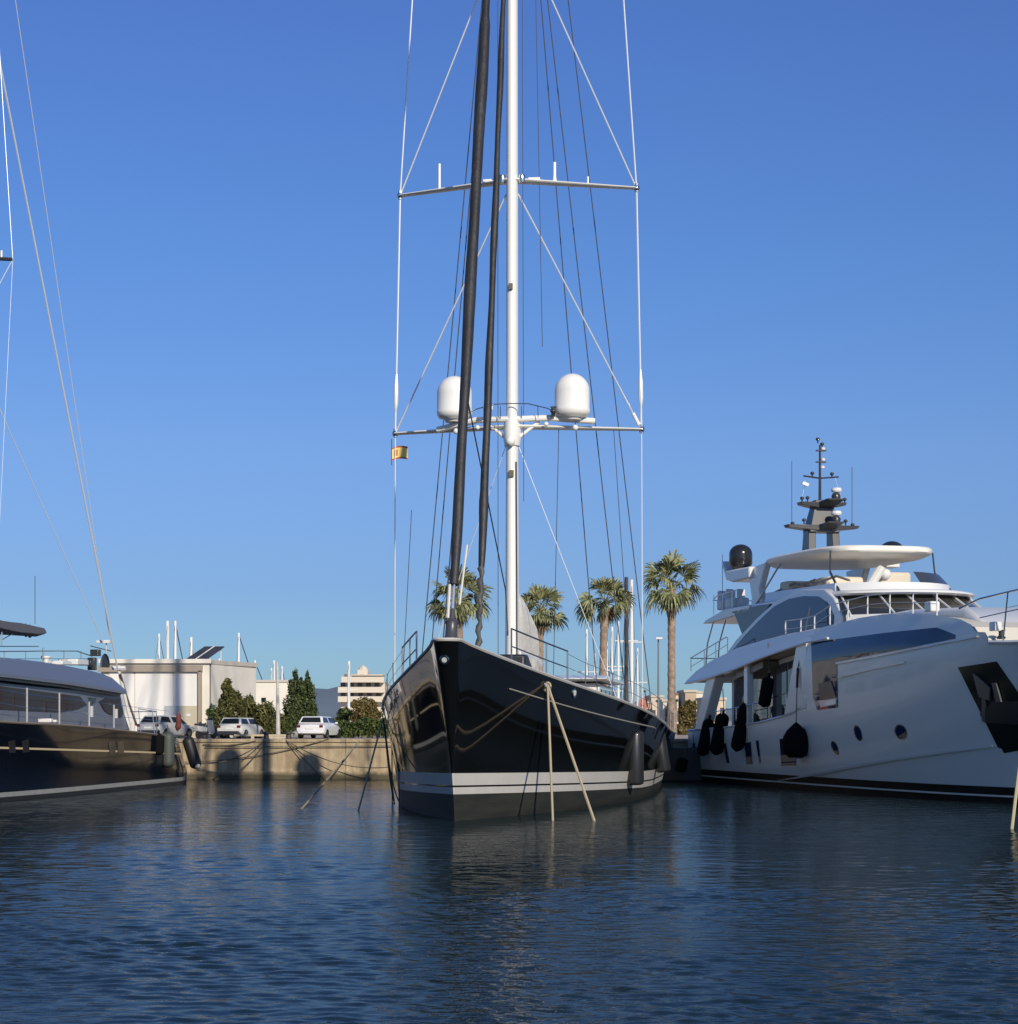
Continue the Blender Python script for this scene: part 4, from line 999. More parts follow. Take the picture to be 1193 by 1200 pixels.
    # spreader tip visible at the frame edge
    tp=LY.ony(15,304,my+1.2)
    for s_ in(-1,1):
        q=MB(); q.tube([(0,my,tp.z+.15),(s_*tp.x,my+1.2,tp.z)],[.11,.06],8); q.build('spreader',dark,mast,smooth=True)
        q=MB(); q.tube([(s_*(tp.x-.35),my+1.1,tp.z),(s_*(tp.x-.35),my+1.1,tp.z+.28)],.04,6); q.build('spreader_light',white,mast)
    def wire(a,b_,r,nm): q=MB(); q.tube([a,b_],r,6); return q.build(nm,mat('stay_pale',(.75,.76,.78),.4,metal=.3),root,smooth=True)
    wire((tp.x,my+1.2,tp.z),(tp.x-.7,my+1.1,tp.z+11),.009,'shroud'); wire((tp.x,my+1.2,tp.z),(.2,my,tp.z-8),.016,'diagonal_shroud'); wire((tp.x,my+1.2,tp.z),(3.4,my+1.2,2.8),.006,'shroud')
    wire((-tp.x,my+1.2,tp.z),(-3.4,my+1.2,2.8),.016,'shroud')
    # backstays: pass through the picture points (0,75)-(80,500)-(133,770)
    def stay(p0,p1,yb,yt,r):
        # p1 = lower picture point near the stern at local y=yb ; p0 = upper point nearer the mast
        A=LY.ony(p1[0],p1[1],yb); B=LY.ony(p0[0],p0[1],yt)
        d=(B-A); wire(A,A+d*1.5,r,'backstay')
    stay((0,75),(138,785),14.2,1.5,.036)
    stay((18,0),(128,745),13.4,1.0,.014)
    stay((0,480),(121,752),13.0,6.5,.016)
    # stern post, davit tackle leading down beside the roof
    q=MB(); a=LY.ony(138,780,14.6); b_=LY.ony(155,855,15.6); q.tube([a,b_],.07,8); q.tube([LY.ony(131,783,14.6),LY.ony(147,783,14.6)],.09,6)
    q.build('backstay_ram',white,root,smooth=True)
    q=MB(); q.tube([LY.ony(141,790,14.6),LY.ony(149,818,15.4),LY.ony(160,850,16)],.05,6); q.build('backstay_tackle',roped,root)
    # stern rail and gear
    q=MB()
    for s_ in(-1,1):
        q.tube([(s_*2.9,15.5,3.2),(s_*2.6,18.6,3.1),(s_*1.2,19.0,3.1)],.02,6)
        for y in(15.5,17.2,18.6): q.tube([(s_*(3.0 if y<18 else 2.6),y,2.1),(s_*(2.9 if y<18 else 2.6),y,3.15)],.018,6)
    q.build('stern_rail',chrome,root,smooth=True)
    return root,bv
ly_root,ly_bvh=left_yacht()

# ------------------------------------------------------------------ fenders
def hang_fender(fr,bv,px,y0,y1,r,label,group,m=rubber,tilt=0,strap=12,white_end=False,ropem=roped,out=0):
    """hang a fender against a hull; top y0 / bottom y1 in the photo"""
    h,nn,i,d=bv.ray_cast(fr.cam(),fr.ray(px,(y0+y1)/2).normalized())
    if h is None: h=fr.onx(px,(y0+y1)/2,-3.8)
    c=fr.world(h); Y=c.y-r*.8-out
    a=P(px-tilt/2,y0,Y); b=P(px+tilt/2,y1,Y)
    t=thing('fender',label,'fender',tuple(b),0,group)
    b0=Vector(b)
    q=MB(); fender_mesh(q,a-b0,(0,0,0),r,round_end=.1 if group==gB else .35); q.build('body',m,t,smooth=True,ang=60)
    q=MB(); u=(a-b0).normalized(); q.tube([a-b0-u*.05,a-b0+u*.15],.05,8); q.build('eye',m,t)
    q=MB(); q.tube([a-b0+u*.1,Vector(P(px-tilt/2-1,y0-strap,Y+.15))-b0],.02,6); q.build('lanyard',ropem,t)
    if white_end:
        q=MB(); q.lathe([(r*.5,0),(r*.45,.08)],(0,0,.02),14); q.build('end_cap',white,t)
    return t
gB='fenders hung from the black sloop'
sh=mat('black_fender_vinyl',(.020,.021,.022),.28,coat=.2)
hang_fender(SY,sy_bvh,744,857,920,.30,'thick black cylindrical fender on the black sloop, nearer and longer one',gB,sh,out=.1)
hang_fender(SY,sy_bvh,774,854,905,.27,'tilted black cylindrical fender on the black sloop, farther aft',gB,sh,tilt=8)
gW='black fenders hung from the white yacht'
fz=mat('fuzzy_black_cover',(.007,.007,.008),.95,spec=.1)
for px,y0,y1,r,tl,lab,st in ((827,842,886,.27,-9,'black covered fender under the white yacht overhang, between two others aft',30),
    (843,835,885,.30,-10,'plump black covered fender beside the white yacht side door aft',28),
    (869,823,881,.29,-13,'longest black covered fender, middle of the white yacht side',60),
    (898,793,829,.26,-6,'short black fender hung high before the white yacht saloon windows',40)):
    hang_fender(WY,wy_bvh,px,y0,y1,r,lab,gW,fz,tilt=tl,strap=st,out=.15)
hang_fender(WY,wy_bvh,813,875,920,.28,'black fender hanging low at the white yacht stern corner',gW,fz,strap=14,out=.3)
# big teardrop fender
def teardrop():
    h,nn,i,d=wy_bvh.ray_cast(WY.cam(),WY.ray(933,870).normalized()); c=WY.world(h); Y=c.y-.9
    k=Y/F; b=P(933,888,Y); t=thing('fender','large round black teardrop fender hanging amidships on the white yacht','fender',tuple(b),0,gW)
    q=MB(); prof=[(.001,0),(8*k,0),(13*k,4*k),(15.5*k,11*k),(16.2*k,18*k),(15*k,25*k),(11*k,32*k),(5*k,38*k),(1.5*k,41*k),(.001,42*k)]
    q.lathe(prof,(0,0,0),28); q.build('body',fz,t,smooth=True,ang=60)
    q=MB(); q.lathe([(7*k,-1.2*k),(8.5*k,.5*k)],(0,0,0),20); q.build('base_plate',mat('pale_base',(.4,.4,.38),.6),t)
    q=MB(); q.tube([(0,0,41*k),Vector(P(934,806,Y+.35))-b],.02,6); q.build('lanyard',roped,t)
    q=MB(); q.tube([Vector(P(934,806,Y+.35))-b,Vector(P(935,783,Y+.35))-b],.05,8); q.build('lanyard_sleeve',rubber,t)
    q=MB(); q.tube([Vector(P(935,783,Y+.35))-b,Vector(P(949,712,Y+.5))-b],.022,6); q.build('lanyard',roped,t)
teardrop()
def lrope(name,pts,r,m,label,cat='mooring line',group=None):
    q=MB(); q.tube(pts,r,6); return tag(q.build(name,m,smooth=True),label,cat,group)
gL='fenders at the navy yacht stern'
gf=mat('grey_green_fender',(.06,.068,.062),.6)
hang_fender(LY,ly_bvh,197,857,900,.27,'flat grey-green fender at the navy yacht stern quarter',gL,gf,out=.1,strap=8)
hang_fender(LY,ly_bvh,186,860,885,.22,'black fender beside the grey-green one on the navy yacht',gL,fz,out=.0,strap=6)
def sternf():
    a=P(219,863,87.6); b=P(231,901,87.6); t=thing('fender','tilted black fender with pale end off the navy yacht transom','fender',tuple(b),0,gL)
    q=MB(); fender_mesh(q,Vector(a)-b,(0,0,0),.26); q.build('body',rubber,t,smooth=True,ang=60)
    q=MB(); q.ball((0.02,-.12,.14),.13); q.build('end_cap',mat('pale_cap',(.6,.58,.52),.5),t,smooth=True)
    q=MB(); q.tube([Vector(a)-b,Vector(P(208,862,87))-b],.02,6); q.build('lanyard',roped,t)
sternf()

# ------------------------------------------------------------------ mooring lines
gm_='mooring lines from the black sloop to the water'
fw=SY.world(pFair)
lrope('mooring_line',[fw,PW(648,962)-Vector((0,0,.1))],.035,rope,'pale rope dropping straight from the sloop fairlead to the water',group=gm_)
lrope('mooring_line',[fw,PW(698,962)-Vector((0,0,.1))],.042,rope,'thick pale rope slanting right from the sloop fairlead to the water',group=gm_)
# knotted eyes at the fairlead
lrope('rope_knot',[fw+Vector((.15*math.sin(a)*.6,-.03,.14*math.cos(a)-.05)) for a in [k*.7 for k in range(10)]],.035,rope,'knotted pale rope bundle at the sloop fairlead','rope')
def hullpt(px,py,out=.04):
    h,nn,i,d=sy_bvh.ray_cast(SY.cam(),SY.ray(px,py).normalized())
    if nn.dot(SY.ray(px,py))>0: nn=-nn
    return SY.world(h+nn*out)
lrope('fender_line',[hullpt(596+k*(765-596)/14,807+ (852-807)*(k/14)+2.5*math.sin(k/14*math.pi)*1.0) for k in range(15)]+[P(779,862,76.5)],.022,mat('grey_rope',(.26,.25,.22),.9),'pale rope running aft along the sloop topsides to its fenders','rope')
def lhull(s,z,sd_=-1,out=.06):
    zd_=sm(s,SHE); return SY.world((sd_*(sy_x(s,z/zd_)+out),s,z))
gl_='dark lines hanging off the sloop port bow'
for px,s,z,l in ((459,13.5,2.9,'dark rope hanging plumb into the water off the sloop left side, outer one'),(467,9.5,3.2,'dark rope hanging plumb into the water off the sloop left side, inner one')):
    a=lhull(s,z,out=.0); Y=a.y-1.5; a=Vector(((px-CX)/F*Y,Y,z)); lrope('mooring_line',[a,(a.x+.02,a.y,-.1)],.022,roped,l,group=gl_); lrope('line_loop',[lhull(s+2,z-.1),a.lerp(lhull(s,z),.5)-Vector((0,0,.15)),a],.025,roped,'short slack rope tying the '+('outer' if px==459 else 'inner')+' hanging line to the sloop side','rope')
lrope('mooring_line',sag(lhull(12.5,2.8),PW(420,950),0.0)+[PW(419,953)-Vector((0,0,.1))],.03,rope,'rope from the sloop left side slanting down left into the water')
lrope('mooring_line',[P(421,868,QY-.1),P(395,900,82),PW(351,949)-Vector((0,0,.05))],.03,rope,'pale rope slanting from the quay edge down left into open water')
for k,(a,b,c) in enumerate((((12.5,2.8),(3.4,1.2),.35),((11.0,2.9),(6.0,.9),.2))):
    pass
yr=WY.onx(1193,900,-2.6)
lrope('mooring_line',[P(1199,860,58),PW(1185,972)-Vector((0,0,.1))],.045,mat('yellow_rope',(.55,.46,.26),.9),'thick yellowish rope slanting into the water at the white yacht bow')

for k_,(s0_,z0_,s1_,z1_,d_) in enumerate(((12.8,2.9,6.5,.2,.5),(12.4,2.7,8.5,.1,.35),(13.0,2.6,13.6,.0,.1))):  # added ropes stand in for mooring lines reflected in the glossy hull
    pp_=sag(lhull(s0_,z0_,out=.05),lhull(s1_,z1_,out=.25),d_,14)
    lrope('flank_reflection_line',pp_,.022,roped,('longest dark line on the sloop left flank, standing in for a reflection','second dark line on the sloop left flank, standing in for a reflection','short dark line down the sloop left flank, standing in for a reflection')[k_],'rope',gl_)
# quay lines
gq='slack mooring lines along the quay wall'
for a,b,d,l in ((P(215,893,QY-.2),P(385,866,QY-.1),.25,'slack dark line from the navy yacht stern up to the quay edge'),
                (P(238,872,QY-.12),P(300,868,QY-.1),.12,'short dark line just under the coping by the navy yacht'),
                (P(338,869,QY-.1),P(455,899,QY-1.5),.42,'long slack dark line drooping across the quay wall to the sloop'),
                (P(335,867,QY-.1),P(380,913,QY-.5),.05,'dark line slanting down the quay wall right of the post'),
                (P(312,869,QY-.1),P(282,902,QY-.5),.08,'dark line slanting down the quay wall left of the post'),
                (P(310,868,QY-.1),P(236,895,QY-3),.3,'dark line drooping from the post toward the navy yacht'),
                (P(240,875,QY-.15),P(460,874,QY-.15),.02,'dark line stretched level under the coping of the quay')):
    lrope('quay_line',sag(a,b,d,16),.022,roped,l,'rope',gq)
# ------------------------------------------------------------------ flag
def flag():
    p=SY.world((-4.22,14.4,12.55)); Y=p.y
    t=thing('flag','small yellow flag with red edges hoisted under the sloop lower left spreader','flag',tuple(P(459,540,Y)))
    m=bpy.data.materials.new('flag_cloth'); m.use_nodes=True; n=m.node_tree; bs=n.nodes['Principled BSDF']; bs.inputs['Roughness'].default_value=.8
    q=MB(); rows=[]; o=P(459,540,Y); k=Y/F
    for i in range(9):
        row=[]
        for j in range(9):
            u=j/8; v=i/8; row.append((u*19*k,.12*math.sin(u*6)*u,(v*15.0+2.5*u+1.5*math.sin(u*4))*k))
        rows.append(row)
    yel=mat('flag_yellow',(.85,.62,.20),.8); red=mat('flag_red',(.42,.09,.03),.8); crest=mat('flag_crest',(.45,.22,.08),.8)
    q.grid(rows,mf=lambda i,j: 1 if i in(0,7) else (2 if (2<=i<=5 and 1<=j<=2) else 0))
    q.build('cloth',[yel,red,crest],t,smooth=True)
    q=MB(); q.tube([(0,0,-.15),(0,0,.75)],.015,5); q.build('halyard',blackrope,t)
flag()

# ------------------------------------------------------------------ vegetation
def leafmat(nm,a,b): return mat(nm,b,.6,island=.65,var=.3,vscale=1.2,col2=a,spec=.3)
def leaf_quad(q,p,s,asp=.5,nrm=None):
    d=Vector((rnd.gauss(0,1),rnd.gauss(0,1),rnd.gauss(0,1)))
    if nrm is not None: d=d+nrm*1.2
    d.normalize(); u=d.cross(Vector((rnd.random()-.5,rnd.random()-.5,rnd.random()-.5))); u.normalize(); v=d.cross(u)
    a=u*s; b=v*s*asp
    q.face([p-a,p-b*.9+a*.1,p+a,p+b])
def bush(name,label,cat,px,py_base,Y,blobs,n,m,leaf=.13,trunk=True,group=None,asp=.5,barkc=(.16,.12,.08)):
    """blobs in photo px relative to base: (dx,dy_up,rx,ry)"""
    if asp>=.5: n=int(n*1.9); leaf*=.72
    base=P(px,py_base,Y); k=Y/F; t=thing(name,label,cat,(base.x,base.y,QZ),0,group)
    dz=base.z-QZ
    q=MB(); tot=sum(b[2]*b[3] for b in blobs)
    for (dx,dy,rx,ry) in blobs:
        nn=int(n*rx*ry/tot); c=Vector((dx*k,rnd.uniform(-.3,.3),dy*k+dz))
        subs=[(Vector((rnd.gauss(0,.45),rnd.gauss(0,.45),rnd.gauss(0,.45))),rnd.uniform(.25,.5)) for _ in range(14)]
        for _ in range(nn):
            sc,sr=rnd.choice(subs)
            if rnd.random()<.30: sc=Vector((0,0,0)); sr=1.0
            d=Vector((rnd.gauss(0,1),rnd.gauss(0,1),rnd.gauss(0,1))).normalized()*sr*(rnd.random()**.4)
            v=sc+d
            if v.length>1.12: v=v.normalized()*(rnd.uniform(.85,1.1) if rnd.random()<.85 else rnd.uniform(1.1,1.4))
            p=c+Vector((v.x*rx*k,v.y*rx*k*.9,v.z*ry*k))
            if p.z<.02: p.z=.02+rnd.random()*.1
            leaf_quad(q,p,leaf*rnd.uniform(.6,1.3),asp,d.normalized())
    q.build('crown',m,t)
    if trunk:
        q=MB(); bark=mat('bark_brown',barkc,.9,bump=.02)
        topb=max(blobs,key=lambda b:b[1]); H=topb[1]*k+dz
        q.tube([(0,0,-.05),(.05,0,H*.4),(topb[0]*k*.6,0,H*.85)],[.14,.1,.04],8)
        for b_ in blobs: q.tube([(0.02,0,H*.15),(b_[0]*k*.5,.1,H*.3),(b_[0]*k,0,b_[1]*k+dz)],[.06,.04,.02],6)
        q.build('trunk',bark,t,smooth=True)
    return t
gA=leafmat('leaf_dark_green',(.018,.032,.010),(.095,.125,.04)); gB_=leafmat('leaf_olive',(.035,.045,.012),(.15,.14,.045)); gC=leafmat('leaf_mid_green',(.02,.035,.01),(.09,.12,.03))
gD=leafmat('leaf_russet',(.05,.04,.012),(.17,.13,.04))
bush('conifer_tree','dark green conical tree right beside the white boat shed','tree',266,863,109,[(0,55,6,14),(1,38,12,16),(8,42,10,14),(-3,25,12,12)],3800,gB_,.13)
bush('broadleaf_shrub','loose dark green shrub against the boat shed corner','shrub',253,863,109,[(0,22,11,15),(-6,10,8,9),(6,12,9,9)],1600,gA,.14,trunk=True)
bush('palm_like_shrub','spiky olive shrub between the two parked white cars','shrub',302,863,109,[(-12,30,14,12),(6,24,15,13),(20,18,12,12),(-20,14,12,12),(8,8,18,9)],4200,gB_,.26,asp=.18)
bush('small_conifer','small dark pointed conifer above the olive shrub','tree',292,862,112,[(0,38,5,9),(0,28,8,9)],900,gA,.12)
bush('yucca_shrub','spiky green shrub left of the white hatchback','shrub',334,863,110,[(0,12,10,12),(-8,8,9,9)],1200,gC,.26,asp=.15)
bush('tall_evergreen','tall dense evergreen clump with ragged upright tops behind the hatchback','tree',352,862,112,[(-9,30,12,26),(4,32,15,26),(9,22,11,20),(-6,64,3,12),(8,62,3,13),(2,56,4,11),(-11,55,3,11),(13,54,3,9),(0,50,11,12)],9000,gA,.13)
bush('broadleaf_tree','yellowish green tree in front of the apartment building','tree',427,861,116,[(0,28,15,17),(6,20,14,14),(-6,16,12,12)],4200,gD,.14)
bush('broadleaf_tree','dark small tree left of the yellowish tree by the apartment building','tree',404,860,118,[(0,22,9,9),(-5,12,8,8)],1300,gA,.14)
def hedge():
    t=thing('hedge','low clipped green hedge on the quay right of the white hatchback','hedge',(P(421,860,110).x,110,QZ))
    q=MB()
    for _ in range(7500):
        x=rnd.uniform(-1.6,2.0); y=rnd.uniform(-.6,.7); h=.95+.10*math.sin(x*2)+.08*math.sin(x*5.1); z=rnd.random()**.5*h
        if x<-1.2: z*=.8
        leaf_quad(q,Vector((x,y,z)),.09*rnd.uniform(.6,1.3))
    q.build('foliage',gC,t)
    q=MB(); q.tube([(-1.4,0,.2),(1.8,0,.2)],.08,6)
    for x in (-1.2,-.4,.5,1.3): q.tube([(x,0,0),(x,0,.6)],.04,6)
    q.build('stem',mat('bark_brown',(.16,.12,.08),.9),t)
hedge()
def palm(px,py,Y,rad,trpx,label,nl=46,skirt=0,seed=1):
    """fan palm: crown centre (px,py)"""
    rr=random.Random(seed); k=Y/F; c=P(px,py,Y); base=Vector((P(trpx,py,Y).x,Y,QZ)); H=c.z-QZ; top=Vector((c.x-base.x,0,H))
    t=thing('fan_palm',label,'palm tree',tuple(base),0,'fan palms on the quay')
    q=MB(); N=40; pts=[];rd=[]
    for i in range(N+1):
        u=i/N; pts.append(Vector((top.x*u**2,0,(H-.1)*u))); rd.append((.30-.10*min(1,u*3) if u<.33 else .20)+(.02 if i%2 else 0)+rr.uniform(-.012,.012)+(skirt*.14*math.exp(-((u-.88)/.05)**2)))
    q.tube(pts,rd,12); q.build('trunk',mat('palm_bark',(.40,.31,.24),.95,col2=(.15,.11,.085),vscale=4,bump=.05,bscale=6),t,smooth=True,ang=80)
    R0=rad*k*1.12
    def fan(qq,org,dirv,size,droop,nb=15):
        dirv=dirv.normalized(); side=dirv.cross(Vector((0,0,1)))
        if side.length<.1: side=Vector((1,0,0))
        side.normalize(); rl=rr.uniform(-1.1,1.1); upv=side.cross(dirv); side=side*math.cos(rl)+upv*math.sin(rl); upv=side.cross(dirv)
        for b_ in range(nb):
            a=R(-78+156*b_/(nb-1)+rr.uniform(-3,3)); l=size*(1-.25*abs(a)/1.4)*rr.uniform(.85,1.08)
            d=dirv*math.cos(a)+side*math.sin(a); wv=(side*math.cos(a)-dirv*math.sin(a))*size*.050
            p0=org; p1=org+d*l*.55+upv*.04*size; p2=org+d*l*.85-Vector((0,0,droop*l*.16)); p3=org+d*l*1.0-Vector((0,0,droop*l*.45))
            qq.face([p0,p1-wv,p1+wv]); qq.face([p1-wv,p2-wv*.7,p2+wv*.7,p1+wv]); qq.face([p2-wv*.7,p3,p2+wv*.7])
    lv=MB(); st_=MB()
    for i in range(int(nl*.72)):
        el_=R(rr.uniform(-32,88)); az=rr.uniform(0,2*math.pi)
        d=Vector((math.cos(az)*math.cos(el_),math.sin(az)*math.cos(el_),math.sin(el_)))
        pl=R0*rr.uniform(.42,.62); o=top+d*pl; st_.tube([top+Vector((0,0,-.1)),top+d*pl*.5,o-Vector((0,0,.03))],[.025,.018,.012],5)
        fan(lv,o,(d+Vector((0,0,-.15))),R0*rr.uniform(.46,.62),rr.uniform(.5,1.4) if el_<.5 else rr.uniform(.1,.5))
    lv.build('crown',leafmat('palm_leaf',(.06,.075,.03),(.30,.30,.14)),t)
    st_.build('leaf_stalk',mat('palm_stalk',(.25,.24,.10),.7),t)
    dd=MB()
    for i in range(10+int(16*skirt)):
        az=rr.uniform(0,6.28); d=Vector((math.cos(az)*.55,math.sin(az)*.55,-1)); o=top+Vector((0,0,-.15))+d*R0*rr.uniform(.15,.35); fan(dd,o,d,R0*rr.uniform(.3,.42),.8,9)
    dd.build('dead_fronds',leafmat('dead_frond',(.10,.07,.04),(.30,.23,.14)),t)
palm(536,703,116,36,541,'fan palm seen behind the furled headsails of the sloop',52,.3,3)
palm(633,716,116,30,632,'fan palm just right of the white mast',46,.3,9)
palm(709,706,114,31,706,'fan palm third from left with rough trunk among masts',50,.2,5)
palm(787,688,113,37,787,'tallest fan palm, rightmost, with brown husk under its crown',44,1.0,11)

# ------------------------------------------------------------------ buildings
def shed():
    Y=111; t=thing('boat_shed','white flat-roofed boat shed with framed front and side wall','building',(P(190,860,Y).x,Y,QZ))
    cw=mat('shed_white',(.70,.66,.58),.85,var=.07,vscale=.8); fr=mat('shed_frame',(.50,.46,.40),.8); pn=mat('shed_panel',(.74,.72,.68),.8,var=.05,vscale=.5)
    k=Y/F; ox=P(190,860,Y).x
    X=lambda px: P(px,0,Y).x-ox
    Z=lambda py: HC-(py-CY)*k-QZ
    x0,x1=X(118),X(245); zt=Z(777)
    D=6.5
    q=MB(); q.box(((x0+x1)/2,D/2+.1,zt/2),(x1-x0,D,zt)); q.build('wall',cw,t)
    q=MB(); q.box(((x0+x1)/2,D/2+.05,zt+.1),(x1-x0+.25,D+.3,.24)); q.build('roof',cw,t,bevel=.02)
    zf=Z(786); q=MB(); q.box(((X(118)+X(234))/2,-.03,(Z(786)+Z(781))/2),(X(234)-X(118)+.3,.3,Z(781)-Z(786)+.12)); q.box((X(234.5)-.0,-.03,Z(786)/2),(.18,.3,Z(786))); q.build('front_frame',mat('shed_frame_brown',(.30,.25,.20),.7),t)
    q=MB()
    for a,b_ in ((128,157),(158,202),(204,232)): q.box(((X(a)+X(b_))/2,.06,zf/2),(X(b_)-X(a),.06,zf-.05))
    q.build('sliding_panel',pn,t,bevel=.01)
    q=MB(); q.box(((X(193)+X(211))/2,.0,Z(827)/2),(X(211)-X(193),.06,Z(827))); q.build('door',mat('shed_door_grey',(.42,.44,.47),.6),t)
    q=MB(); q.box(((X(212)+X(231))/2,.0,Z(827)/2),(X(231)-X(212),.06,Z(827))); d=q.build('door',mat('shed_door_tan',(.50,.44,.33),.7),t)
    q=MB(); q.box(((X(221)),-.05,Z(838)),(.22,.02,.14)); q.build('door_sign',white,d)
    # side wing, turned away
    # roof panel
    q=MB(); a=.0; px0,px1=X(212),X(236); q.hullprism([(px0,1.2,zt+.2),(px0+1.15,1.2,zt+.2),(px0+2.0,2.6,zt+1.0),(px0+.9,2.6,zt+1.0)],[(px0,1.25,zt+.16),(px0+1.15,1.25,zt+.16),(px0+2.0,2.65,zt+.96),(px0+.9,2.65,zt+.96)]); sp=q.build('solar_panel',mat('solar_dark',(.05,.05,.06),.25),t)
    q=MB(); q.tube([(px0+.55,1.18,zt+.2),(px0+1.45,2.58,zt+1.01)],.03,4); q.tube([(px0+1.8,2.6,zt),(px0+1.8,2.6,zt+.9)],.03,6); q.tube([(px0+1.1,2.6,zt),(px0+1.1,2.6,zt+.9)],.03,6); q.build('panel_frame',white,sp)
    # lower-side annex whose side wall shows to the right
    t2=thing('boat_shed','plain cream side wing of the shed, turned toward the trees','building',(X(246)+ox,Y+.4,QZ))
    A=Vector((0,0,0)); B=Vector((P(299,0,Y+6).x-(X(246)+ox),6,0))
    q=MB(); nrm=Vector((-B.y,B.x,0)).normalized()*-.0
    q.hullprism([(0,0,0),(B.x,B.y,0),(B.x-4,B.y,0),(-.05,3,0)],[(0,0,zt-.05),(B.x,B.y,zt-.05),(B.x-4,B.y,zt-.05),(-.05,4,zt-.05)]); q.build('wall',cw,t2)
    q=MB(); q.hullprism([(0.02,-.02,zt-.05),(B.x+.1,B.y,zt-.05),(B.x-4,B.y+.1,zt-.05),(-.05,4,zt-.05)],[(0.02,-.02,zt+.18),(B.x+.1,B.y,zt+.18),(B.x-4,B.y+.1,zt+.18),(-.05,4,zt+.18)]); q.build('roof',fr,t2)
    t3=thing('low_building','low cream building behind the shrubs with a parapet','building',(P(318,0,135).x,135,QZ))
    q=MB(); q.box((0,3,1.75),(2.4,6,3.5)); q.box((-1.9,3,1.4),(1.6,6,2.8)); q.build('wall',cw,t3)
    q=MB(); q.box((0,3,3.55),(2.6,6.2,.15)); q.build('roof',fr,t3)
    q=MB(); q.box((-.5,-.03,2.3),(.3,.04,.3)); q.build('window',glass,t3)
shed()
def apartment():
    Y=400; k=Y/F; X0=P(422,0,Y).x; t=thing('apartment_building','cream apartment block with balconies and small roof tower far behind','building',(X0,Y,QZ))
    cw=mat('apartment_cream',(.62,.55,.45),.85); dk_=mat('apartment_shadow_opening',(.16,.13,.11),.6)
    X=lambda px:P(px,0,Y).x-X0
    Z=lambda py: HC-(py-CY)*k-QZ
    q=MB(); q.box(((X(398)+X(452))/2,8,Z(800)/2),(X(452)-X(398),12,Z(800))); q.box(((X(412)+X(450))/2,9,(Z(800)+Z(800))/2),(X(450)-X(412),10,.2)); q.build('wall',cw,t)
    for zi,(py,a,b_) in enumerate(((799,400,450),(811,396,450),(822,396,452))):
        q=MB(); q.box(((X(a)+X(b_))/2,1.2,Z(py)),(X(b_)-X(a),2.4,.22)); q.box(((X(a)+X(b_))/2,.1,Z(py)+.55),(X(b_)-X(a),.12,.9)); q.build('balcony',cw,t)
        for j in range(5):
            x=X(a+5+j*(b_-a-8)/4.6); q=MB(); q.box((x,1.98,Z(py)+1.15 if zi else Z(py)+1.1),(.9,.1,1.5) if zi else (.9,.1,.9)); q.build('window',dk_,t)
    q=MB(); q.box(((X(413)+X(446))/2,6,Z(798)+.6),(X(446)-X(413),8,.9)); q.build('penthouse',dk_,t)
    q=MB(); q.box(((X(411)+X(448))/2,6,Z(798)+1.2),(X(448)-X(411),9,.25)); q.build('roof',cw,t)
    q=MB(); q.box((X(423),6,Z(795)+.8),(2.0,3,2.0)); q.lathe([(1.1,0),(.6,.6),(.02,1.0)],(X(423),6,Z(795)+1.8),8); q.build('roof_tower',cw,t)
    q=MB(); q.box((X(404),1.0,Z(838)),(1.6,.3,.9)); q.build('awning',mat('awning_white',(.7,.68,.62),.7),t)
apartment()
def hillhouse(px0,px1,py0,Y,label,c,n=2,roofc=None,dx=0):
    X0=P((px0+px1)/2,0,Y).x; t=thing('town_house',label,'house',(X0,Y,QZ),dx,'pale town houses seen between the yachts')
    k=Y/F; wd=(px1-px0)*k; H=HC+(CY-py0)*k-QZ; cw=mat('house_'+c,{'cream':(.60,.50,.38),'white':(.66,.62,.54),'tan':(.48,.37,.26)}[c],.9,var=.12,vscale=.5)
    q=MB(); q.box((0,4,H/2),(wd,8,H)); q.build('wall',cw,t)
    q=MB(); 
    if roofc: q.prism([(-wd/2-.2,H),(wd/2+.2,H),(0,H+wd*.22)],-.2,8.2,ax='y')
    else: q.box((0,4,H+.1),(wd+.3,8.3,.25))
    q.build('roof',mat('roof_'+(roofc or 'flat'),(.36,.17,.09) if roofc else (.5,.45,.38),.9),t)
    fl=max(1,int(H/3))
    for f in range(fl):
        for j in range(n):
            q=MB(); q.box((-wd/2+wd*(j+.5)/n,-.02,1.5+f*3),(min(1.1,wd/n*.5),.08,1.3)); q.build('window',mat('house_window',(.07,.06,.055),.3),t)
for a in ((752,764,824,210,'narrow tan town house just right of the sloop stern','tan',1,None),
          (763,777,817,230,'cream town house between the palm trunk and the sloop','cream',2,None),
          (777,793,822,205,'white town house hidden partly by the rightmost palm trunk','white',2,None),
          (792,806,814,240,'cream town house with red roof right of the palm trunk','cream',2,'tile'),
          (803,816,811,200,'tan town house touching the white yacht stern','tan',2,None),
          (812,832,812,260,'tall white town house behind the white yacht stern','white',3,None),
          (826,850,820,190,'broad cream town house seen through the white yacht aft deck','cream',3,None),
          (700,722,838,240,'low cream town house behind the cluster of masts','cream',2,None),(722,750,826,260,'low white town house behind the cluster of masts','white',3,None)):
    hillhouse(*a[:5],a[5],a[6],a[7])
bush('broadleaf_tree','small dark tree between the town houses by the white yacht stern','tree',806,862,150,[(0,20,9,13),(4,34,7,7),(-5,30,5,6)],1800,gD,.2)
bush('broadleaf_tree','low scrub tree at the foot of the rightmost palm','tree',797,865,135,[(0,8,9,7),(8,6,6,6)],900,gD,.16)

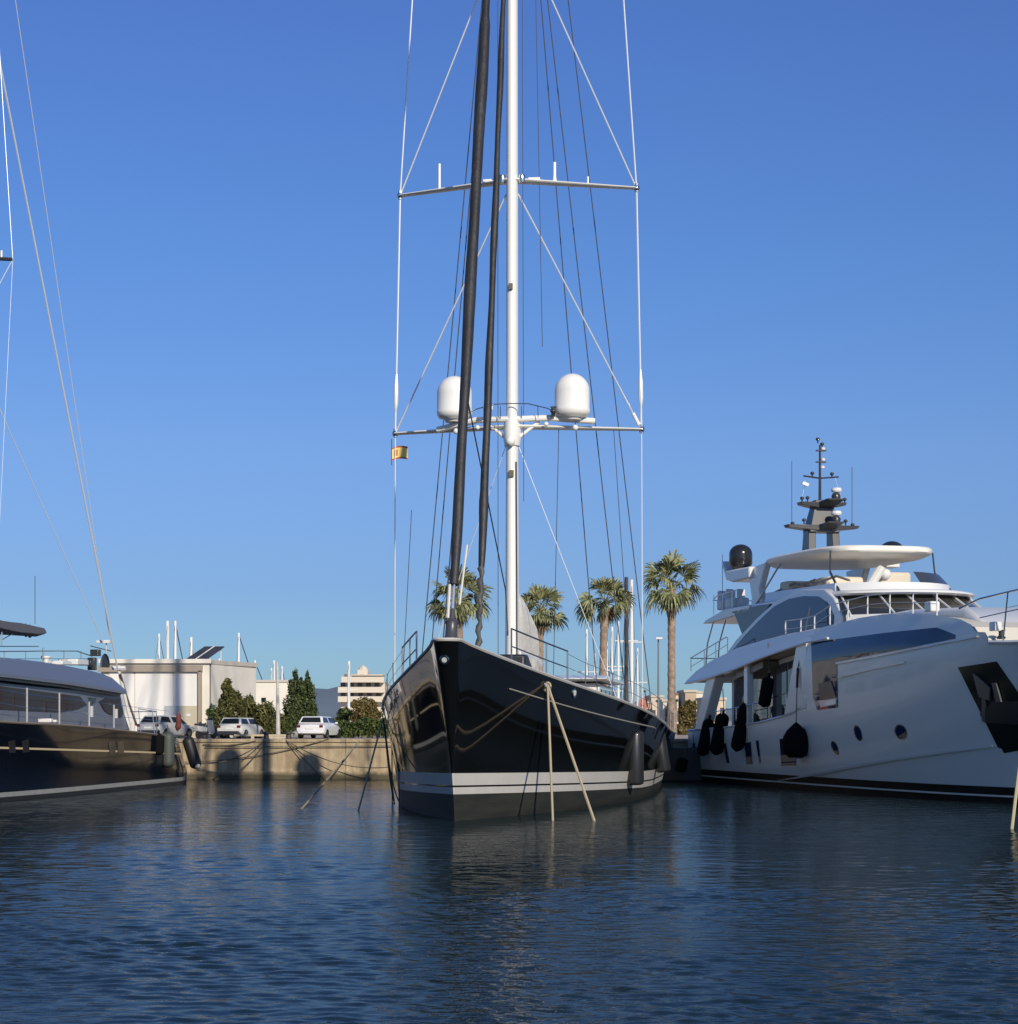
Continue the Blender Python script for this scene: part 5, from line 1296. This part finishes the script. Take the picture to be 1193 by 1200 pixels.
# ------------------------------------------------------------------ far masts: laid-up sailboats
ms_m=mat('alloy_mast',(.74,.73,.70),.35)
def laidup(px,py_top,Y,wpx,label,lean=0,darkm=False,stay=0,base=862,radar=False):
    X=P(px,0,Y).x; k=Y/F; H=HC+(CY-py_top)*k-QZ
    t=thing('sailboat',label,'sailboat',(X,Y,QZ),rnd.uniform(-8,8),'sailboats laid up ashore, mostly their masts showing')
    # slim hull on keel behind whatever hides it
    q=MB(); rows=[]
    for i in range(9):
        u=i/8; w_=1.1*math.sin(math.pi*min(1,u*.85+.08))**.8*(1 if u>.02 else .1); y=-3.2+6.4*u
        rows.append([(w_,y,1.15),(w_*.9,y,.9),(w_*.45,y,.62),(0,y,.55),(-w_*.45,y,.62),(-w_*.9,y,.9),(-w_,y,1.15),(0,y,1.2)])
    q.grid(rows,close=True); q.face(rows[0]); q.face(rows[-1]); q.box((0,0,.3),(.12,1.2,.62)); q.build('hull',white,t,smooth=True)
    q=MB(); r=wpx*k/2
    q.tube([(0,-.5,1.1),(lean*k,-.5,H)],[r,r*.8],10); m_=q.build('mast',ms_m if not darkm else mat('dark_mast',(.05,.05,.055),.4),t,smooth=True)
    q=MB(); q.tube([(0,-.4,2.1),(0,2.6,2.2)],.09,8); q.build('boom',ms_m,t,smooth=True)
    q=MB(); q.tube([(-.7,-.45,H*.6),(.7,-.45,H*.6)],.035,6); q.build('spreader',ms_m,m_)
    q=MB(); q.tube([(0,-.5,H-.1),(stay*k,3.1,1.2)],.02 if not stay else .035,5); q.tube([(0,-.5,H-.1),(0,-3.1,1.2)],.01,4); q.build('stay',blackrope,t)
    return t
L_=[(189,743,135,3.2,'short thick white mast left of the tallest pair above the shed'),
 (196.5,728,132,4.6,'thickest tall white mast above the shed roof'),
 (206.5,728,138,3.6,'tall white mast above the shed roof with a dark stay'),
 (225.5,747,134,4.2,'stubby white mast rising behind the solar panel'),
 (257.5,772,150,3.0,'very short mast tip above the cream shed wing'),
 (281,742,140,3.4,'lone tall slim mast between shed and evergreens'),
 (300,774,150,2.8,'short slim mast right of the lone tall one'),
 (318,783,150,2.4,'thin mast over the low cream building, left of a pair'),
 (321.5,774,146,3.2,'taller mast of a pair over the low cream building'),
 (332,781,143,2.6,'thin mast at the left edge of the tall evergreens'),
 (408.5,775,160,3.6,'single white mast in front of the apartment building'),
 (688,738,128,3.4,'white mast nearest the sloop deckhouse, standing apart left'),
 (697.5,766,150,2.4,'thin short mast between the apart mast and the palm trunk'),
 (716.5,735,132,3.6,'white mast immediately right of the rough palm trunk'),
 (723,728,134,3.4,'second white mast right of the rough palm trunk'),
 (725.5,776,140,3.0,'shorter pale mast in front of the second mast'),
 (738.5,680,128,4.6,'tallest white mast beside the dark one'),
 (746,760,150,2.6,'short pale mast right of the tallest white one'),
 (712,752,145,2.4,'thin pale mast partly behind the palm trunk')]
for i,a in enumerate(L_):
    laidup(*a,stay={206.5:14,281:24,300:18}.get(a[0],0))
laidup(733,677,122,5.5,'dark mast standing left of the tallest white one',darkm=True)
laidup(752,812,170,2.2,'tiny short mast near the sloop stern')
def post():
    t=thing('lamp_post','slim pale post standing on the quay left of the hatchback','post',(P(326,0,104).x,104,QZ))
    k=104/F
    q=MB(); q.tube([(0,0,0),(-.05,0,90*k)],[.12,.05],8); q.build('pole',mat('pale_post',(.55,.52,.47),.7,var=.2),t,smooth=True)
    q=MB(); q.lathe([(.2,0),(.2,.05),(.12,.12)],(0,0,0),12); q.build('base',mat('pale_post',(.55,.52,.47)),t)
post()
def timber():
    q=MB(); q.box((P(306,0,99).x,99,QZ+.22),(2.6,.14,.1)); q.box((P(322,0,98).x,98,QZ+.12),(1.1,.16,.1),rot=.3); q.box((P(296,0,99).x,99,QZ+.09),(.15,.15,.18)); q.box((P(318,0,99).x,99,QZ+.09),(.15,.15,.18))
    tag(q.build('timber_rail',mat('timber',(.45,.38,.27),.8),bevel=.01),'low pale timber rail lying on the quay edge between the cars','rail')
timber()
def lamp():
    Y=125; t=thing('street_lamp','slim street lamp with pale rectangular head left of the tallest palm','street lamp',(P(771.5,0,Y).x,Y,QZ)); k=Y/F
    H=HC+(CY-749)*k-QZ
    q=MB(); q.tube([(0,0,0),(0,0,H)],[.07,.045],8); q.build('pole',mat('lamp_pole_grey',(.16,.17,.19),.5),t,smooth=True)
    q=MB(); q.box((0.02,-.1,H+.04),(.40,.6,.13)); q.build('lamp_head',white,t,bevel=.02)
lamp()
def bollards():
    for px,l in ((240,'iron bollard on the quay nearest the navy yacht'),(312,'iron bollard beside the timber rail'),(338,'iron bollard right of the timber rail')):
        b=MB(); b.lathe([(.16,0),(.13,.05),(.11,.2),(.19,.26),(.19,.33),(.05,.36)],(P(px,0,QY+.7).x,QY+.7,QZ+.07),14)
        tag(b.build('bollard',mat('iron',(.05,.04,.035),.6),smooth=True),l,'bollard','iron bollards along the quay edge')
bollards()

# ------------------------------------------------------------------ cars
def car(px,Y,rot,label,paint,style,flip=False):
    X=P(px,0,Y).x; t=thing('parked_car',label,'car',(X,Y,QZ),rot,'cars parked along the quay')
    W2,L,belt,roof={'hatch':(.88,4.1,.98,1.45),'old':(.80,3.9,.92,1.40),'van':(.90,4.3,1.05,1.62)}[style]
    # y=0 rear, heading +y
    st=[(0.0,.45,.80,.92),(.06,.34,.90,.98),(.35,.28,belt-.02,1),(1.0,.22,belt,1),(2.6,.22,belt-.02,1),(3.2,.24,belt-.12,.99),(L-.45,.28,belt-.22,.96),(L-.06,.36,belt-.38,.86),(L,.45,.62,.78)]
    rows=[]
    for y,z0,z1,wf in st:
        w_=W2*wf; rows.append([(-w_*.93,y,z0),(-w_,y,z0+.15),(-w_,y,(z0+z1)/2),(-w_*.985,y,z1-.1),(-w_*.90,y,z1),(0,y,z1+.02),(w_*.90,y,z1),(w_*.985,y,z1-.1),(w_,y,(z0+z1)/2),(w_,y,z0+.15),(w_*.93,y,z0)])
    b=MB(); b.grid(rows,close=True); b.face(rows[0]); b.face(rows[-1]); b.build('body',paint,t,smooth=True,ang=40)
    yr0,yr1,yf1,yf0=(.12,.45,2.35,3.1) if style!='van' else (.08,.22,2.5,3.2)
    wb,wt=W2*.90,W2*.72
    base=[(-wb,yr0,belt-.01),(wb,yr0,belt-.01),(wb,yf0,belt-.06),(-wb,yf0,belt-.06)]
    top=[(-wt,yr1,roof),(wt,yr1,roof),(wt,yf1,roof-.02),(-wt,yf1,roof-.02)]
    b=MB(); b.hullprism(base,top); b.build('cabin',paint,t,bevel=.06,seg=3)
    gl=mat('car_glass',(.015,.017,.02),.05)
    def pane(a,b_,c,d,m=.12,off=.012):
        A,B,C,D=[Vector(v) for v in (a,b_,c,d)]
        def P2(u,v): return (A.lerp(B,u)).lerp(D.lerp(C,u),v)
        n=(B-A).cross(D-A).normalized(); cen=(A+B+C+D)/4
        if n.dot(cen-Vector((0,1.6,belt)))<0: n=-n
        pts=[P2(m,.16),P2(1-m,.16),P2(1-m*1.2,.84),P2(m*1.2,.84)]
        q=MB(); q.hullprism([p+n*off for p in pts],[p-n*.02 for p in pts]); return q.build('window',gl,t)
    pane(base[0],base[1],top[1],top[0],.08); pane(base[3],base[2],top[2],top[3],.07)
    for s_ in (0,1):
        a,b_,c,d=(base[1],base[2],top[2],top[1]) if s_ else (base[0],base[3],top[3],top[0])
        a,b_,c,d=map(Vector,(a,b_,c,d)); mA=a.lerp(b_,.47); mD=d.lerp(c,.47)
        pane(a,mA,mD,d,.1); pane(mA,b_,c,mD,.08)
    for x in(-1,1):
        for y in (.75,L-.8):
            M=Matrix.Rotation(R(90),3,'Y')
            q=MB(); q.lathe([(.20,-.1),(.30,-.1),(.315,-.05),(.315,.05),(.30,.1),(.20,.1)],(x*(W2-.09),y,.315),20,axis=M); wh=q.build('wheel',rubber,t,smooth=True)
            q=MB(); q.lathe([(.19,-.085),(.2,.1),(.05,.115)],(x*(W2-.09),y,.315),14,axis=M); q.build('rim',chrome,wh,smooth=True)
    for x in(-1,1):
        q=MB(); q.box((x*W2*.80,.02,.80),(.22,.08,.17)); q.build('tail_light',mat('tail_red',(.12,.012,.012),.25),t,bevel=.02)
        q=MB(); q.box((x*(W2+.06),2.45,belt+.03),(.16,.1,.12)); q.build('mirror',paint if style!='old' else dark,t,bevel=.03)
        q=MB(); q.box((x*W2*.62,L-.05,.62),(.28,.08,.13)); q.build('headlight',chrome,t,bevel=.02)
    q=MB(); q.box((0,-.01,.42),(W2*1.7,.12,.18)); q.build('bumper',dark if style=='old' else paint,t,bevel=.04)
    q=MB(); q.box((0,-.01,.66),(.5,.03,.11)); q.build('number_plate',white,t)
    if style=='old':
        q=MB(); q.box((0,-.06,.36),(W2*1.9,.2,.14)); q.build('tow_frame',dark,t,bevel=.02)
    return t
cwh=mat('car_white',(.74,.74,.74),.25,coat=.6); cw2=mat('car_old_white',(.62,.61,.57),.4,coat=.2); cw3=mat('car_silver',(.42,.42,.42),.3,coat=.4)
c1=car(363,106,-11,'clean white modern hatchback parked rear to the water','' or cwh,'hatch')
c2=car(268,105.5,-16,'older boxy white hatchback with dark bumper near the boat shed',cw2,'old')
c3=car(173,107,-25,'small silver car partly hidden behind the navy yacht stern',cw3,'old'); c3.scale=(.9,.9,.86); c1.scale=(.86,.9,.80); c2.scale=(.86,.88,.78)
def scooter():
    Y=103; t=thing('scooter','small scooter parked between the shed and the old white car','scooter',(P(233,0,Y).x,Y,QZ),-30)
    M=Matrix.Rotation(R(90),3,'Y')
    for y in(0,1.2):
        q=MB(); q.lathe([(.12,-.05),(.22,-.05),(.24,0),(.22,.05),(.12,.05)],(0,y,.24),18,axis=M); q.build('wheel',rubber,t,smooth=True)
    q=MB(); q.hullprism([(-.15,-.2,.4),(-.15,.5,.3),(-.15,.55,.6),(-.15,-.25,.68)],[(.15,-.2,.4),(.15,.5,.3),(.15,.55,.6),(.15,-.25,.68)]); q.hullprism([(-.18,.95,.3),(-.18,1.1,.3),(-.18,.95,.95),(-.18,.85,.95)],[(.18,.95,.3),(.18,1.1,.3),(.18,.95,.95),(.18,.85,.95)]); q.box((0,.7,.28),(.3,.7,.08)); q.build('body',cw3,t,bevel=.04)
    q=MB(); q.box((0,.1,.74),(.26,.65,.1)); q.build('seat',dark,t,bevel=.03)
    q=MB(); q.tube([(-.3,.85,1.02),(0,.93,.98),(.3,.85,1.02)],.02,6); q.tube([(0,.93,.95),(0,1.2,.3)],.03,6); q.build('handlebar',dark,t)
scooter()
def ensign():
    p=LY.ony(208,857,20.2); w_=LY.world(p); k=w_.y/F
    t=thing('ensign','furled dark red ensign on a staff at the navy yacht stern','flag',(w_.x,w_.y,w_.z-.05))
    q=MB(); q.tube([(0,0,0),(0.05,0,25*k)],.02,6); q.build('staff',mat('varnished_wood',(.25,.13,.06),.4),t)
    q=MB(); q.tube([(-.02,0,2*k),(.02,0,6*k),(.05,0,12*k),(.04,0,20*k),(.04,0,23*k)],[.04,.14,.12,.1,.03],9); q.build('cloth',mat('maroon_cloth',(.14,.035,.03),.85,var=.3),t,smooth=True)
ensign()
# grey quay pontoon / dark steps between the two right-hand yachts
def steps():
    q=MB(); q.box((P(797,0,92).x,93.6,.75),(3.2,3.2,1.5)); 
    tag(q.build('pontoon',mat('pontoon_grey',(.05,.052,.055),.7),bevel=.04),'dark grey pontoon block in the gap between sloop and white yacht','pontoon')
    t=thing('fender','dark tyre-like fender on the pontoon between the yachts','fender',tuple(P(797,905,91)),0)
    q=MB(); fender_mesh(q,Vector(P(801,888,91))-P(797,905,91),(0,0,0),.25); q.build('body',fz,t,smooth=True,ang=60)
    q=MB(); q.tube([Vector(P(801,888,91))-P(797,905,91),Vector(P(805,872,91.6))-P(797,905,91)],.02,5); q.build('lanyard',roped,t)
steps()
def redflag():
    p=P(757,838,86); t=thing('ensign','drooping faded red ensign on a slanted staff at the sloop stern','flag',(p.x,p.y,p.z-.5))
    q=MB(); q.tube([(.25,0,0),(-.05,0,1.5)],.02,6); q.ball((-.05,0,1.5),.05); q.build('staff',dark,t)
    rows=[]
    for i in range(8):
        u=i/7; rows.append([(.0-.5*(v/5)*(.5+.5*u)+.12*u+.03*math.sin(v*2+i),.06*math.sin(v*1.7+i*.5),1.3-1.0*u-.15*v/5) for v in range(6)])
    q=MB(); q.grid(rows); q.build('cloth',mat('faded_red',(.45,.16,.12),.85,var=.3,vscale=3),t,smooth=True)
redflag()
if USE_HAZE: haze()
